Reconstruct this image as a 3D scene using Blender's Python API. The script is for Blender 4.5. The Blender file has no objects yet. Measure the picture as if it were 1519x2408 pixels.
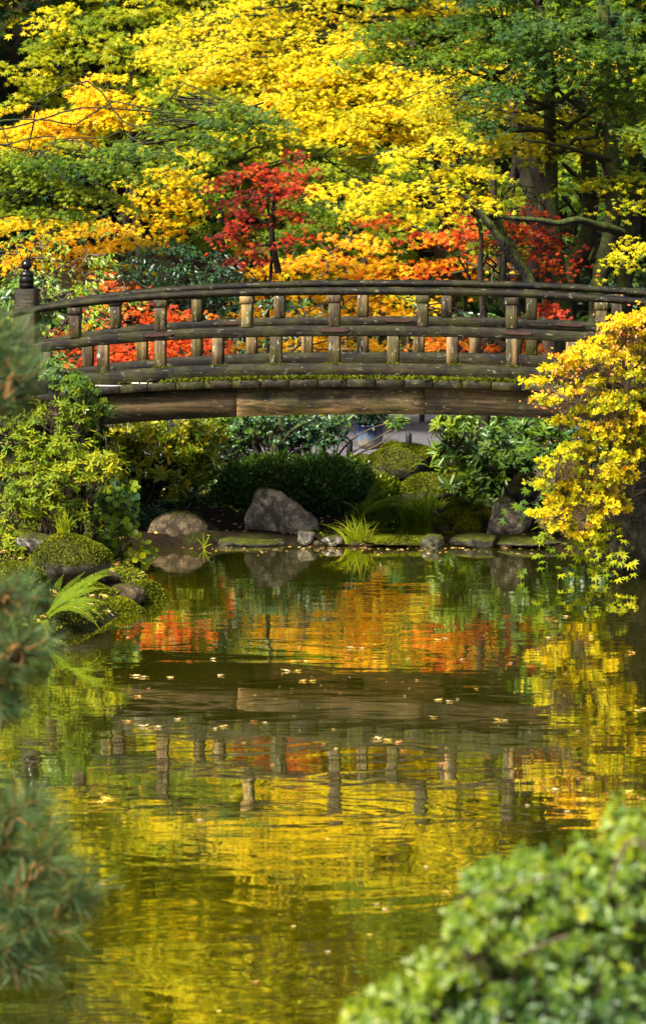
import bpy, math, random
import numpy as np
from mathutils import Vector

# ------------------------------------------------------------------ scene, camera, light
SC = bpy.context.scene
COL = SC.collection
F_PX, PITCH, CAM_H = 7360.0, math.atan(886/7360.0), 4.3
SC.render.engine = 'CYCLES'
SC.render.resolution_x, SC.render.resolution_y = 645, 1024
cam_data = bpy.data.cameras.new('camera')
cam = bpy.data.objects.new('camera', cam_data); COL.objects.link(cam)
cam.location = (0, 0, CAM_H); cam.rotation_euler = (math.pi/2-PITCH, 0, 0)
cam_data.sensor_fit = 'HORIZONTAL'; cam_data.sensor_width = 36
cam_data.lens = 36*F_PX/1519.0
cam_data.clip_start = 0.5; cam_data.clip_end = 1000
cam_data.dof.use_dof = True; cam_data.dof.focus_distance = 32.5; cam_data.dof.aperture_fstop = 6.0
SC.camera = cam

SUN_EL, SUN_AZ = math.radians(48), math.radians(-132)     # azimuth from +Y clockwise: behind the camera and to its left
world = bpy.data.worlds.new('World'); SC.world = world; world.use_nodes = True
wn = world.node_tree
bg = wn.nodes['Background']
sky = wn.nodes.new('ShaderNodeTexSky'); sky.sky_type = 'NISHITA'; sky.sun_disc = False
sky.sun_elevation = SUN_EL; sky.sun_rotation = SUN_AZ; sky.dust_density = 4.0; sky.ozone_density = .4
wn.links.new(sky.outputs[0], bg.inputs[0]); bg.inputs[1].default_value = 0.065
sd = bpy.data.lights.new('sun', 'SUN'); sd.energy = 4.6; sd.angle = math.radians(7.0); sd.color = (1, .94, .82)
sun = bpy.data.objects.new('sun', sd); COL.objects.link(sun)
sdir = Vector((math.sin(SUN_AZ)*math.cos(SUN_EL), math.cos(SUN_AZ)*math.cos(SUN_EL), math.sin(SUN_EL)))
sun.rotation_euler = sdir.to_track_quat('Z', 'Y').to_euler()
sun.location = (-10, -10, 30)
SC.view_settings.view_transform = 'Standard'; SC.view_settings.look = 'None'
SC.view_settings.exposure = 1.22; SC.view_settings.gamma = 1

# ------------------------------------------------------------------ helpers
rng = np.random.default_rng(11)
A = np.array
def norm(v): return v/np.maximum(np.linalg.norm(v, axis=-1, keepdims=True), 1e-9)
def ray(px, py):
    x, y = (px-759.5)/F_PX, -(py-1204)/F_PX
    return A([x, math.cos(PITCH)+y*math.sin(PITCH), -math.sin(PITCH)+y*math.cos(PITCH)])
def P(px, py, Y):                      # the point at distance Y seen at a place of the photograph
    d = ray(px, py); return A([0, 0, CAM_H])+d*Y/d[1]
def W(px, py, z=0.0):                  # the point at height z
    d = ray(px, py); return A([0, 0, CAM_H])+d*(z-CAM_H)/d[2]
def S(px, Y): return px*Y/F_PX         # a width in the photograph, in metres at Y

class MB:
    def __init__(s): s.V = []; s.Q = []; s.T = []; s.tint = []; s.n = 0
    def add(s, V, F, tint=0.5):
        V = np.asarray(V, float).reshape(-1, 3); F = np.asarray(F, int)
        (s.Q if F.shape[1] == 4 else s.T).append(F+s.n)
        s.V.append(V); t = np.broadcast_to(np.asarray(tint, float), (len(V),)); s.tint.append(t); s.n += len(V)
    def box(s, c, size, bev=0.0):
        x, y, z = [q/2 for q in size]; c = A(c)
        if bev <= 0:
            V = A([[sx*x, sy*y, sz*z] for sx in (-1, 1) for sy in (-1, 1) for sz in (-1, 1)])+c
            s.add(V, [[0, 1, 3, 2], [4, 6, 7, 5], [0, 4, 5, 1], [2, 3, 7, 6], [0, 2, 6, 4], [1, 5, 7, 3]]); return
        b = bev
        ring = [(-x+b, -y), (x-b, -y), (x, -y+b), (x, y-b), (x-b, y), (-x+b, y), (-x, y-b), (-x, -y+b)]
        ri = [(px*(1-b/x), py*(1-b/y)) for px, py in ring]
        V = [(p[0], p[1], -z) for p in ri]+[(p[0], p[1], -z+b) for p in ring]+[(p[0], p[1], z-b) for p in ring]+[(p[0], p[1], z) for p in ri]
        V = A(V)+c
        F = [[k*8+i, k*8+(i+1) % 8, (k+1)*8+(i+1) % 8, (k+1)*8+i] for k in range(3) for i in range(8)]
        F += [[24, 25, 26, 27], [24, 27, 28, 31], [28, 29, 30, 31], [3, 2, 1, 0], [7, 4, 3, 0], [7, 6, 5, 4]]
        s.add(V, F)
    def tube(s, pts, rad, n=6, tint=0.5, cap=True):
        pts = np.asarray(pts, float); k = len(pts); rad = np.broadcast_to(np.asarray(rad, float), (k,))
        d = norm(np.gradient(pts, axis=0)); ref = A([0, 0, 1.]) if abs(d[0, 2]) < .9 else A([1., 0, 0])
        u = norm(np.cross(d, ref)); v = np.cross(d, u)
        a = np.arange(n)*2*math.pi/n
        V = pts[:, None]+rad[:, None, None]*(np.cos(a)[None, :, None]*u[:, None]+np.sin(a)[None, :, None]*v[:, None])
        i = np.arange(k-1)[:, None]*n; j = np.arange(n)[None]
        F = np.stack([i+j, i+(j+1) % n, i+n+(j+1) % n, i+n+j], -1).reshape(-1, 4)
        s.add(V.reshape(-1, 3), F, tint)
        if cap:
            s.add(A([pts[-1]+d[-1]*rad[-1]*.5]+list(V[-1])), [[0, 1+(q+1) % n, 1+q][::-1] for q in range(n)], tint)
    def lathe(s, c, prof, n=20):
        c = A(c); a = np.arange(n)*2*math.pi/n
        V = A([[r*math.cos(t), r*math.sin(t), z] for r, z in prof for t in a])+c
        F = [[k*n+i, k*n+(i+1) % n, (k+1)*n+(i+1) % n, (k+1)*n+i] for k in range(len(prof)-1) for i in range(n)]
        s.add(V, F)
    def build(s, name, mat, parent=None, smooth=False, at=None):
        V = np.concatenate(s.V); tint = np.concatenate(s.tint)
        if at is not None: V = V-A(at)
        Q = np.concatenate(s.Q) if s.Q else np.zeros((0, 4), int); T = np.concatenate(s.T) if s.T else np.zeros((0, 3), int)
        me = bpy.data.meshes.new(name); me.vertices.add(len(V)); me.vertices.foreach_set('co', V.astype(np.float32).ravel())
        nl = len(Q)*4+len(T)*3; me.loops.add(nl)
        me.loops.foreach_set('vertex_index', np.concatenate([Q.ravel(), T.ravel()]).astype(np.int32))
        me.polygons.add(len(Q)+len(T))
        st = np.concatenate([np.arange(len(Q))*4, len(Q)*4+np.arange(len(T))*3]).astype(np.int32)
        me.polygons.foreach_set('loop_start', st)
        me.update(calc_edges=True)
        if smooth: me.polygons.foreach_set('use_smooth', np.ones(len(st), bool))
        at_ = me.attributes.new('tint', 'FLOAT', 'POINT'); at_.data.foreach_set('value', tint.astype(np.float32))
        me.materials.append(mat)
        o = bpy.data.objects.new(name, me); COL.objects.link(o)
        if parent is not None: o.parent = parent
        if at is not None: o.location = at
        return o

def empty(name, loc, label, cat, group=None, rz=0):
    o = bpy.data.objects.new(name, None); COL.objects.link(o); o.empty_display_size = .2
    o.location = [float(q) for q in loc]; o.rotation_euler = (0, 0, rz)
    return tag(o, label, cat, group)
def tag(o, label, cat=None, group=None):
    o['label'] = label
    if cat: o['category'] = cat
    if group: o['group'] = group
    return o
def sm(x, a, b): t = np.clip((x-a)/(b-a), 0, 1); return t*t*(3-2*t)
def struct(o): o['kind'] = 'structure'; return o

# ------------------------------------------------------------------ materials
def new_mat(name):
    m = bpy.data.materials.new(name); m.use_nodes = True
    nt = m.node_tree; return m, nt, nt.nodes['Principled BSDF'], nt.nodes['Material Output']
def N(nt, t, **kw):
    n = nt.nodes.new(t)
    for k, v in kw.items():
        if k.startswith('i_'): n.inputs[k[2:].replace('_', ' ')].default_value = v
        else: setattr(n, k, v)
    return n
def ramp(nt, fac, stops, interp='LINEAR'):
    r = nt.nodes.new('ShaderNodeValToRGB'); cr = r.color_ramp; cr.interpolation = interp
    while len(cr.elements) < len(stops): cr.elements.new(.5)
    for e, (p, c) in zip(cr.elements, stops): e.position = p; e.color = (*c, 1) if len(c) == 3 else (c[0],)*3+(1,)
    nt.links.new(fac, r.inputs[0]); return r.outputs[0]
def mix(nt, fac, a, b, mode='MIX'):
    m = nt.nodes.new('ShaderNodeMix'); m.data_type = 'RGBA'; m.blend_type = mode
    for sock, v in ((m.inputs[0], fac), (m.inputs[6], a), (m.inputs[7], b)):
        if hasattr(v, 'is_linked'): nt.links.new(v, sock)
        else: sock.default_value = v if isinstance(v, (int, float)) else (*v, 1)
    return m.outputs[2]
def noise(nt, scale, detail=4, rough=.55, vec=None, stretch=None, coord='Object', dist=0):
    tc = nt.nodes.new('ShaderNodeTexCoord'); v = tc.outputs[coord]
    if stretch:
        mp = nt.nodes.new('ShaderNodeMapping'); mp.inputs['Scale'].default_value = stretch; nt.links.new(v, mp.inputs[0]); v = mp.outputs[0]
    n = nt.nodes.new('ShaderNodeTexNoise'); n.inputs['Scale'].default_value = scale; n.inputs['Detail'].default_value = detail
    n.inputs['Roughness'].default_value = rough; n.inputs['Distortion'].default_value = dist
    nt.links.new(v, n.inputs['Vector']); return n.outputs['Fac']
def bump(nt, h, strength, dist, bs):
    b = nt.nodes.new('ShaderNodeBump'); b.inputs['Strength'].default_value = strength; b.inputs['Distance'].default_value = dist
    nt.links.new(h, b.inputs['Height']); nt.links.new(b.outputs[0], bs.inputs['Normal']); return b
def up_mask(nt, lo, hi, extra=None):       # 0..1, one where the surface looks upward (moss grows there)
    g = nt.nodes.new('ShaderNodeNewGeometry'); sp = nt.nodes.new('ShaderNodeSeparateXYZ'); nt.links.new(g.outputs['Normal'], sp.inputs[0])
    v = sp.outputs['Z']
    if extra is not None:
        ad = N(nt, 'ShaderNodeMath', operation='MULTIPLY_ADD'); nt.links.new(extra[0], ad.inputs[0]); ad.inputs[1].default_value = extra[1]
        nt.links.new(v, ad.inputs[2]); v = ad.outputs[0]
    mr = N(nt, 'ShaderNodeMapRange'); mr.inputs[1].default_value = lo; mr.inputs[2].default_value = hi; nt.links.new(v, mr.inputs[0])
    return mr.outputs[0]

AUTUMN = [(0.0, (.008, .035, .014)), (.12, (.028, .085, .024)), (.28, (.085, .17, .009)), (.40, (.24, .32, .006)), (.50, (.47, .44, .006)),
          (.60, (.84, .68, .005)), (.69, (.92, .53, .007)), (.77, (.92, .27, .010)), (.86, (.72, .080, .010)), (.94, (.38, .024, .010)), (1.0, (.15, .010, .008))]
def leaf_mat(name, rough=.5, trans=.3, spec=.4, stops=AUTUMN):
    m, nt, bs, out = new_mat(name)
    at = N(nt, 'ShaderNodeAttribute', attribute_name='tint')
    c = ramp(nt, at.outputs['Fac'], stops)
    nt.links.new(c, bs.inputs['Base Color']); bs.inputs['Roughness'].default_value = rough; bs.inputs['Specular IOR Level'].default_value = spec
    tr = nt.nodes.new('ShaderNodeBsdfTranslucent'); nt.links.new(c, tr.inputs[0])
    ms = nt.nodes.new('ShaderNodeMixShader'); ms.inputs[0].default_value = trans
    nt.links.new(bs.outputs[0], ms.inputs[1]); nt.links.new(tr.outputs[0], ms.inputs[2]); nt.links.new(ms.outputs[0], out.inputs[0])
    return m
M = {}
M['maple'] = leaf_mat('maple_leaf', .55, .48, .25)
M['glossy'] = leaf_mat('glossy_leaf', .36, .14, .5)
M['moss'] = leaf_mat('moss_tuft', .8, .12, .1, [(0, (.012, .02, .002)), (.35, (.05, .065, .003)), (.45, (.17, .19, .006)), (.6, (.34, .32, .01))])
M['sheen'] = leaf_mat('sheen_leaf', .42, .28, .6)
M['needle'] = leaf_mat('pine_needle', .45, .15, .4, [(0, (.02, .075, .03)), (.5, (.075, .17, .055)), (1, (.30, .28, .04))])

def bark(name, c1, c2, moss, mlo=.1):
    m, nt, bs, out = new_mat(name)
    n1 = noise(nt, 9, 6, .65, stretch=(1, 1, .35)); c = ramp(nt, n1, [(.3, c1), (.7, c2)])
    n2 = noise(nt, 4, 4)
    mk = up_mask(nt, mlo, mlo+.5, (n2, 1.2))
    mc = ramp(nt, noise(nt, 30, 3), [(.3, (.012, .02, .002)), (.7, (.10, .13, .006))])
    if moss: c = mix(nt, mk, c, mc)
    nt.links.new(c, bs.inputs['Base Color']); bs.inputs['Roughness'].default_value = .9
    bump(nt, n1, 1, .06, bs); return m
M['bark'] = bark('mossy_bark', (.006, .004, .003), (.040, .026, .015), True, .85)
M['mossy_bark'] = bark('heavily_mossed_bark', (.005, .004, .003), (.032, .022, .012), True, .42)
M['stem'] = bark('pale_stem', (.05, .035, .02), (.20, .14, .08), False)
M['dark_stem'] = bark('dark_stem', (.012, .008, .006), (.05, .03, .02), False)
M['pine_stem'] = bark('pine_shoot', (.16, .07, .02), (.40, .20, .05), False)

def wood(name, stretch, light=1.0, moss=.5, streak=.5, fleck=.6):
    m, nt, bs, out = new_mat(name)
    g = noise(nt, 17, 10, .78, stretch=stretch, dist=.2); L = light
    c = ramp(nt, g, [(.32, (.004*L, .003*L, .0025*L)), (.47, (.030*L, .021*L, .012*L)), (.60, (.11*L, .072*L, .036*L)), (.72, (.30*L, .22*L, .13*L))])
    big = noise(nt, 1.7, 5, .65)
    c = mix(nt, ramp(nt, big, [(.44, (.85,)), (.58, (0,))]), c, (.010*L, .008*L, .006*L))
    c = mix(nt, ramp(nt, noise(nt, 3.1, 6, .7, stretch=stretch), [(.50, (0,)), (.66, (streak,))]), c, (.36*L, .22*L, .09*L))
    gm = ramp(nt, noise(nt, 4.2, 5, .65), [(.46, (0,)), (.60, (moss,))])
    c = mix(nt, gm, c, (.085, .090, .008))
    lich = ramp(nt, noise(nt, 26, 6, .68, stretch=tuple(.3+.7*min(q, 1.2) for q in stretch)), [(.60, (0,)), (.65, (fleck,))])
    c = mix(nt, lich, c, (.36, .36, .27))
    nt.links.new(c, bs.inputs['Base Color']); bs.inputs['Roughness'].default_value = .6; bs.inputs['Specular IOR Level'].default_value = .22
    bump(nt, g, .9, .012, bs); return m
M['rail_wood'] = wood('weathered_rail_wood', (.10, 1, 2.0), .28, .25, .2, .35)
M['post_wood'] = wood('weathered_post_wood', (1.8, 1.8, .13), 1.6, .45, .7, 1.0)
M['deck_wood'] = wood('dark_deck_edge_wood', (.5, 1, 1), .36, .35, .0, .2)
M['beam_wood'] = wood('dark_beam_wood', (.12, 1, 1.6), .6, .2, .4, .3)
M['beam_pale'] = wood('pale_beam_wood', (.18, 1, 1.3), 1.5, .3, .9, .6)
def simple(name, c, rough=.5, metal=0, var=.25, scale=20):
    m, nt, bs, out = new_mat(name)
    k = ramp(nt, noise(nt, scale, 5, .65), [(.25, tuple(q*(1-var) for q in c)), (.75, tuple(min(1, q*(1+var)) for q in c))])
    nt.links.new(k, bs.inputs['Base Color']); bs.inputs['Roughness'].default_value = rough; bs.inputs['Metallic'].default_value = metal
    return m
M['rust'] = simple('rusty_iron', (.045, .013, .008), .7, 0, .6, 30)
M['bronze'] = simple('dark_bronze', (.035, .033, .03), .28, .75, .5, 12)
M['chip'] = simple('bleached_wood_slip', (.6, .55, .5), .8)
M['black'] = simple('black_metal', (.01, .01, .01), .5)
M['bamboo'] = simple('old_bamboo', (.22, .15, .07), .6, 0, .5, 8)
M['straw'] = simple('blade', (.1, .2, .02), .5)

def rock_mat(name, c1, c2, moss, mossc=((.018, .022, .002), (.12, .13, .006))):
    m, nt, bs, out = new_mat(name)
    n1 = noise(nt, 4.5, 10, .72, dist=.8); c = ramp(nt, n1, [(.34, tuple(q*.5 for q in c1)), (.46, c1), (.62, c2), (.74, tuple(min(1, q*1.5) for q in c2))])
    sp = ramp(nt, noise(nt, 13, 6, .75), [(.58, (0,)), (.66, (.8,))]); c = mix(nt, sp, c, tuple(min(1, q*1.8) for q in c2))
    dk = ramp(nt, noise(nt, 3.2, 6, .75, dist=1.2), [(.40, (.85,)), (.50, (0,))]); c = mix(nt, dk, c, tuple(q*.35 for q in c1))
    n2 = noise(nt, 5, 7, .68)
    if moss > 0:
        mk = up_mask(nt, 1.75-moss, 1.95-moss, (n2, 1.5))
        c = mix(nt, mk, c, ramp(nt, noise(nt, 11, 7, .75), [(.33, mossc[0]), (.64, mossc[1])]))
    nt.links.new(c, bs.inputs['Base Color']); bs.inputs['Roughness'].default_value = .8; bs.inputs['Specular IOR Level'].default_value = .25
    n3 = noise(nt, 17, 8, .8); bump(nt, n3, 1.0, .07, bs); return m
M['rock'] = rock_mat('grey_rock', (.15, .13, .11), (.52, .46, .39), .32)
M['rock_brown'] = rock_mat('brown_rock', (.09, .065, .035), (.34, .25, .15), .22)
M['rock_dark'] = rock_mat('dark_rock', (.03, .027, .02), (.12, .11, .085), .45)
M['rock_moss'] = rock_mat('mossed_rock', (.04, .035, .02), (.15, .13, .085), 1.05)
M['rock_pale'] = rock_mat('pale_stone', (.25, .26, .28), (.5, .52, .55), 0)
M['rock_flat'] = rock_mat('kerb_stone', (.09, .09, .06), (.25, .24, .17), .6)

# ground
def ground_mat():
    m, nt, bs, out = new_mat('moss_and_soil')
    a = noise(nt, .9, 6, .6); b = noise(nt, 25, 6, .7)
    soil = ramp(nt, b, [(.3, (.006, .004, .002)), (.7, (.035, .022, .010))])
    moss = ramp(nt, b, [(.3, (.01, .02, .002)), (.7, (.07, .09, .007))])
    c = mix(nt, ramp(nt, a, [(.52, (0,)), (.62, (.7,))]), soil, moss)
    nt.links.new(c, bs.inputs['Base Color']); bs.inputs['Roughness'].default_value = .95; bs.inputs['Specular IOR Level'].default_value = .1
    bump(nt, b, 1, .05, bs); return m
M['ground'] = ground_mat()
def gravel_mat():
    m, nt, bs, out = new_mat('grey_gravel')
    b = noise(nt, 45, 5, .8); c = ramp(nt, b, [(.35, (.03, .03, .035)), (.7, (.30, .29, .32))])
    nt.links.new(c, bs.inputs['Base Color']); bs.inputs['Roughness'].default_value = .9; bump(nt, b, 1, .03, bs); return m
M['gravel'] = gravel_mat()
def water_mat():
    m, nt, bs, out = new_mat('pond_water')
    mur = noise(nt, .55, 5, .6, dist=.6)
    c = ramp(nt, mur, [(.35, (.036, .040, .0012)), (.7, (.065, .062, .002))])
    nt.links.new(c, bs.inputs['Base Color']); bs.inputs['Roughness'].default_value = .9; bs.inputs['Specular IOR Level'].default_value = 0
    gl = nt.nodes.new('ShaderNodeBsdfGlossy'); gl.inputs[0].default_value = (1, .95, .78, 1); gl.inputs['Roughness'].default_value = .015
    lw = nt.nodes.new('ShaderNodeLayerWeight'); lw.inputs[0].default_value = .5; fr = ramp(nt, lw.outputs['Facing'], [(0, (.10,)), (.70, (.66,)), (.88, (.90,)), (1, (.97,))])
    ms = nt.nodes.new('ShaderNodeMixShader'); nt.links.new(fr, ms.inputs[0]); nt.links.new(bs.outputs[0], ms.inputs[1]); nt.links.new(gl.outputs[0], ms.inputs[2]); nt.links.new(ms.outputs[0], out.inputs[0])
    n1 = noise(nt, 1.5, 3, .5, stretch=(.6, 1.5, 1), dist=.6)       # slow swell
    n2 = noise(nt, 7.5, 3, .55, stretch=(.35, 1.6, 1))              # fine cross ripples
    calm = noise(nt, .22, 2, .5)
    k = ramp(nt, calm, [(.35, (.25,)), (.65, (1,))])
    mu = N(nt, 'ShaderNodeMath', operation='MULTIPLY'); nt.links.new(n2, mu.inputs[0]); nt.links.new(k, mu.inputs[1])
    ad = N(nt, 'ShaderNodeMath', operation='MULTIPLY_ADD'); nt.links.new(mu.outputs[0], ad.inputs[0]); ad.inputs[1].default_value = .26
    n3 = noise(nt, 1.0, 3, .6, stretch=(.7, 4.2, 1), dist=.3); a3 = N(nt, 'ShaderNodeMath', operation='MULTIPLY_ADD'); nt.links.new(n3, a3.inputs[0]); a3.inputs[1].default_value = .42; nt.links.new(n1, a3.inputs[2]); nt.links.new(a3.outputs[0], ad.inputs[2])
    tc = nt.nodes.new('ShaderNodeTexCoord'); sp = nt.nodes.new('ShaderNodeSeparateXYZ'); nt.links.new(tc.outputs['Object'], sp.inputs[0])
    mr = N(nt, 'ShaderNodeMapRange'); nt.links.new(sp.outputs['Y'], mr.inputs[0]); mr.inputs[1].default_value = 17; mr.inputs[2].default_value = 27; mr.inputs[3].default_value = .35   # the sheltered near end is smoother
    q = N(nt, 'ShaderNodeMath', operation='MULTIPLY'); nt.links.new(mr.outputs[0], q.inputs[0]); q.inputs[1].default_value = .26; nt.links.new(q.outputs[0], ad.inputs[1])
    q2 = N(nt, 'ShaderNodeMath', operation='MULTIPLY'); nt.links.new(mr.outputs[0], q2.inputs[0]); q2.inputs[1].default_value = .42; nt.links.new(q2.outputs[0], a3.inputs[1])
    n4 = noise(nt, .9, 2, .5, stretch=(.9, 1.3, 1), dist=1.5); a4 = N(nt, 'ShaderNodeMath', operation='MULTIPLY_ADD'); nt.links.new(n4, a4.inputs[0]); a4.inputs[1].default_value = 1.6; nt.links.new(ad.outputs[0], a4.inputs[2]); ad = a4
    b = bump(nt, ad.outputs[0], 1.0, .0018, bs); nt.links.new(b.outputs[0], gl.inputs['Normal']); return m
M['water'] = water_mat()

# ------------------------------------------------------------------ leaf shapes:  x along the leaf, y across, z up
def proto_maple():
    V = [(0, 0, 0)]; lob = [(-118, .42), (-78, .72), (-38, .92), (0, 1.05), (38, .92), (78, .72), (118, .42)]
    notch = [(-150, .12)]+[((lob[i][0]+lob[i+1][0])/2, .27) for i in range(6)]+[(150, .12)]
    F = []
    for i, (a, r) in enumerate(lob):
        b = len(V)
        for ang, rr, z in ((notch[i][0], notch[i][1], 0), (a, r, -.16), (notch[i+1][0], notch[i+1][1], 0)):
            t = math.radians(ang); V.append((rr*math.cos(t), rr*math.sin(t), z))
        F.append((0, b, b+1, b+2))
    return A(V), A(F)
def proto_maple5():
    V = [(0, 0, 0)]; lob = [(-95, .62), (-45, .9), (0, 1.05), (45, .9), (95, .62)]
    F = []
    for i, (a, r) in enumerate(lob):
        b = len(V)
        for ang, rr, z in ((a-24, .34, 0), (a, r, -.15), (a+24, .34, 0)):
            t = math.radians(ang); V.append((rr*math.cos(t), rr*math.sin(t), z))
        F.append((0, b, b+1, b+2))
    return A(V), A(F)
def proto_oval(w=.24, fold=.06, droop=.08):
    return A([(0, 0, 0), (.3, -w*.85, fold), (.7, -w, fold-droop*.5), (1, 0, -droop), (.7, w, fold-droop*.5), (.3, w*.85, fold)]), A([(0, 1, 2, 3), (0, 3, 4, 5)])
def proto_needle(w=.02): return A([(0, -w, 0), (1, -w*.3, 0), (1, w*.3, 0), (0, w, 0)]), A([(0, 1, 2, 3)])
def proto_diamond(w=.35): return A([(0, 0, 0), (.5, -w, .05), (1, 0, 0), (.5, w, .05)]), A([(0, 1, 2, 3)])
MAPLE, MAPLE5, OVAL, LONG, ROUND, DIAM = proto_maple(), proto_maple5(), proto_oval(.25), proto_oval(.15, .04, .12), proto_oval(.38, .05, .05), proto_diamond()
NEEDLE = proto_needle(.011)
def place(mb, proto, pos, d, n, size, tint):
    V, F = proto; k = len(pos)
    if k == 0: return
    d = norm(d); n = n-d*np.sum(n*d, 1, keepdims=True); n = norm(n); s = np.cross(n, d)
    size = np.broadcast_to(size, (k,))[:, None, None]
    X = pos[:, None]+size*(V[None, :, 0:1]*d[:, None]+V[None, :, 1:2]*s[:, None]+V[None, :, 2:3]*n[:, None])
    FF = (F[None]+(np.arange(k)*len(V))[:, None, None]).reshape(-1, 4)
    mb.add(X.reshape(-1, 3), FF, np.repeat(np.clip(np.broadcast_to(tint, (k,)), 0, 1), len(V)))
def rn(*s): return rng.normal(size=s)
def ru(a, b, *s): return rng.uniform(a, b, size=s)
def ball(k, p=.5):
    v = norm(rn(k, 3)); return v*ru(0, 1, k)[:, None]**p

def sprays(mb, tw, C, R, dens, size, tint, tj=.035, proto=None, tier=.24, hub=None, per=22, L=.42, face=.75, droop=.3, tilt=0):
    """fans of leaves in flat tiers through an ellipsoid; tw collects the twigs that carry them"""
    proto = proto or MAPLE5
    C = A(C); R = A(R); area = math.pi*R[0]*R[2]
    n = max(3, int(dens*area*2.2/(per*size*size*.55)))
    q = ball(n, .45)*R*(1+.16*np.abs(rn(n)))[:, None]
    if tier:
        q[:, 2] = (np.round(q[:, 2]/tier)+ru(-.32, .32, n))*tier+.18*q[:, 0]*np.sign(q[:, 0])*-.3
    q[:, 2] += tilt*q[:, 0]
    B = C+q
    hub = C+A([0, .4, -.2]) if hub is None else A(hub)
    d = B-hub; d[:, 2] *= .25; d = norm(d)+A([0, -.55, -.12])+rn(n, 3)*A([.35, .35, .12]); d = norm(d)
    side = norm(np.cross(d, A([0, 0, 1.])))
    Ls = L*ru(.6, 1.3, n); st = tint+rn(n)*tj; st = np.where(ru(0, 1, n) < .14, st-(.10 if tint < .66 else .05), st)
    u = ru(0, 1, n, per)**.8; v = ru(-1, 1, n, per)*(.25+.45*u)
    pos = B[:, None]+Ls[:, None, None]*((u-.4)[..., None]*d[:, None]+v[..., None]*side[:, None])
    pos[..., 2] -= droop*Ls[:, None]*(u**2+.6*v**2)
    pos += rn(n, per, 3)*.02
    ld = d[:, None]+side[:, None]*v[..., None]*1.6+A([0, -.1, -.45])+rn(n, per, 3)*.35
    ln = A([0, 0, .7])+A([-.05, -face, 0])+rn(n, per, 3)*.33+0*pos
    place(mb, proto, pos.reshape(-1, 3), ld.reshape(-1, 3), ln.reshape(-1, 3), size*ru(.7, 1.2, n*per), (st[:, None]+rn(n, per)*tj*.9).ravel())
    if tw is not None:
        for i in range(0, n, max(1, n//60)):
            a = B[i]-d[i]*Ls[i]*.8+A([0, .03, -.03]); b = B[i]+d[i]*Ls[i]*.45+A([0, .02, -droop*Ls[i]*.25-.01])
            m = (a+b)/2+A([0, 0, .02]); h = hub+(a-hub)*.25+rn(3)*.05
            tw.tube([h, (h+a)/2+rn(3)*.06, a, m, b], [.012, .010, .007, .005, .003], 4, cap=False)

def curve(a, b, k=7, wob=.06, lift=.12):
    a, b = A(a), A(b); t = np.linspace(0, 1, k)[:, None]; L = np.linalg.norm(b-a)
    p = a+(b-a)*t; p[:, 2] += np.sin(t[:, 0]*math.pi)*lift*L
    w = rn(k, 3)*wob*L*.5; w[0] = 0; w[-1] = 0
    return p+w
def smooth_path(pts, rad, sub=4):
    pts = A(pts); rad = A(rad, dtype=float); k = len(pts); t = np.arange(k); tt = np.linspace(0, k-1, (k-1)*sub+1)
    out = []
    for x in tt:
        i = min(int(x), k-2); u = x-i; p0, p1, p2, p3 = pts[max(i-1, 0)], pts[i], pts[i+1], pts[min(i+2, k-1)]
        out.append(.5*((2*p1)+(-p0+p2)*u+(2*p0-5*p1+4*p2-p3)*u*u+(-p0+3*p1-3*p2+p3)*u**3))
    r = np.interp(tt, t, rad); return A(out), r*ru(.88, 1.12, len(r))

# ------------------------------------------------------------------ terrain
POND = A([(-3.3, 11), (-4.2, 14), (-4.4, 20), (-4.2, 24), (-3.3, 25.9), (-2.45, 26.35), (-2.2, 26.75), (-1.94, 27.15), (-1.70, 28.2), (-1.50, 29.1), (-1.62, 30.2), (-1.88, 31.2),
          (-1.9, 32.2), (-1.55, 32.6), (-1.2, 32.45), (-1.0, 32.75), (-.6, 32.6), (-.35, 32.8), (-.1, 32.5), (.2, 32.72), (.4, 32.5), (.55, 32.65), (.62, 33.2), (.5, 34.6), (1.0, 35.1), (1.55, 34.4), (1.5, 32.9), (1.9, 32.6), (2.55, 32.3), (2.75, 31.2), (3.0, 30.5), (4.0, 29), (5.2, 24), (5.0, 16), (3.2, 11)])
def sdist(x, y, poly):                      # >0 outside the pond
    p = np.stack([x, y], -1); d = np.full(x.shape, 1e9); ins = np.zeros(x.shape, bool)
    for i in range(len(poly)):
        a, b = poly[i], poly[(i+1) % len(poly)]; e = b-a; w = p-a
        t = np.clip((w@e)/(e@e), 0, 1); d = np.minimum(d, np.linalg.norm(w-t[..., None]*e, axis=-1))
        c = ((a[1] <= p[..., 1]) & (b[1] > p[..., 1])) | ((b[1] <= p[..., 1]) & (a[1] > p[..., 1]))
        xi = a[0]+(p[..., 1]-a[1])*e[0]/(e[1] if e[1] else 1e-9); ins ^= c & (p[..., 0] < xi)
    return np.where(ins, -d, d)
def sm(x, a, b): t = np.clip((x-a)/(b-a), 0, 1); return t*t*(3-2*t)
def height(x, y):
    x = np.asarray(x, float); y = np.asarray(y, float)
    d = sdist(x, y, POND)
    z = np.where(d < 0, np.maximum(-.7, d*1.2)-.03, -.03+.14*sm(d, 0, .25)+.23*sm(d, .25, 5))
    bank = sm(-x, 1.9, 4.2)*sm(y, 24, 27)*.5*(d > 0)*sm(d, 0, 1.5); z = z+bank
    z = z+sm(y, 46, 90)*22+sm(np.abs(x), 8, 40)*4*(d > 0)
    z = z+sm(x, 3.0, 3.8)*1.0*sm(y, 29.9, 30.7)*(1-sm(y, 35, 38))*(d > 0)*sm(d, 0, .5)
    near = 2.55*(1-sm(y, 3.5, 11.5)); z = np.maximum(z, np.where(y < 11.5, near-.03, -9))
    und = .03*np.sin(x*3.1+y*1.7)*np.sin(y*2.3-x)+.02*np.sin(x*7.3)*np.sin(y*6.1)
    return z+und*(d > .1)
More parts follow.
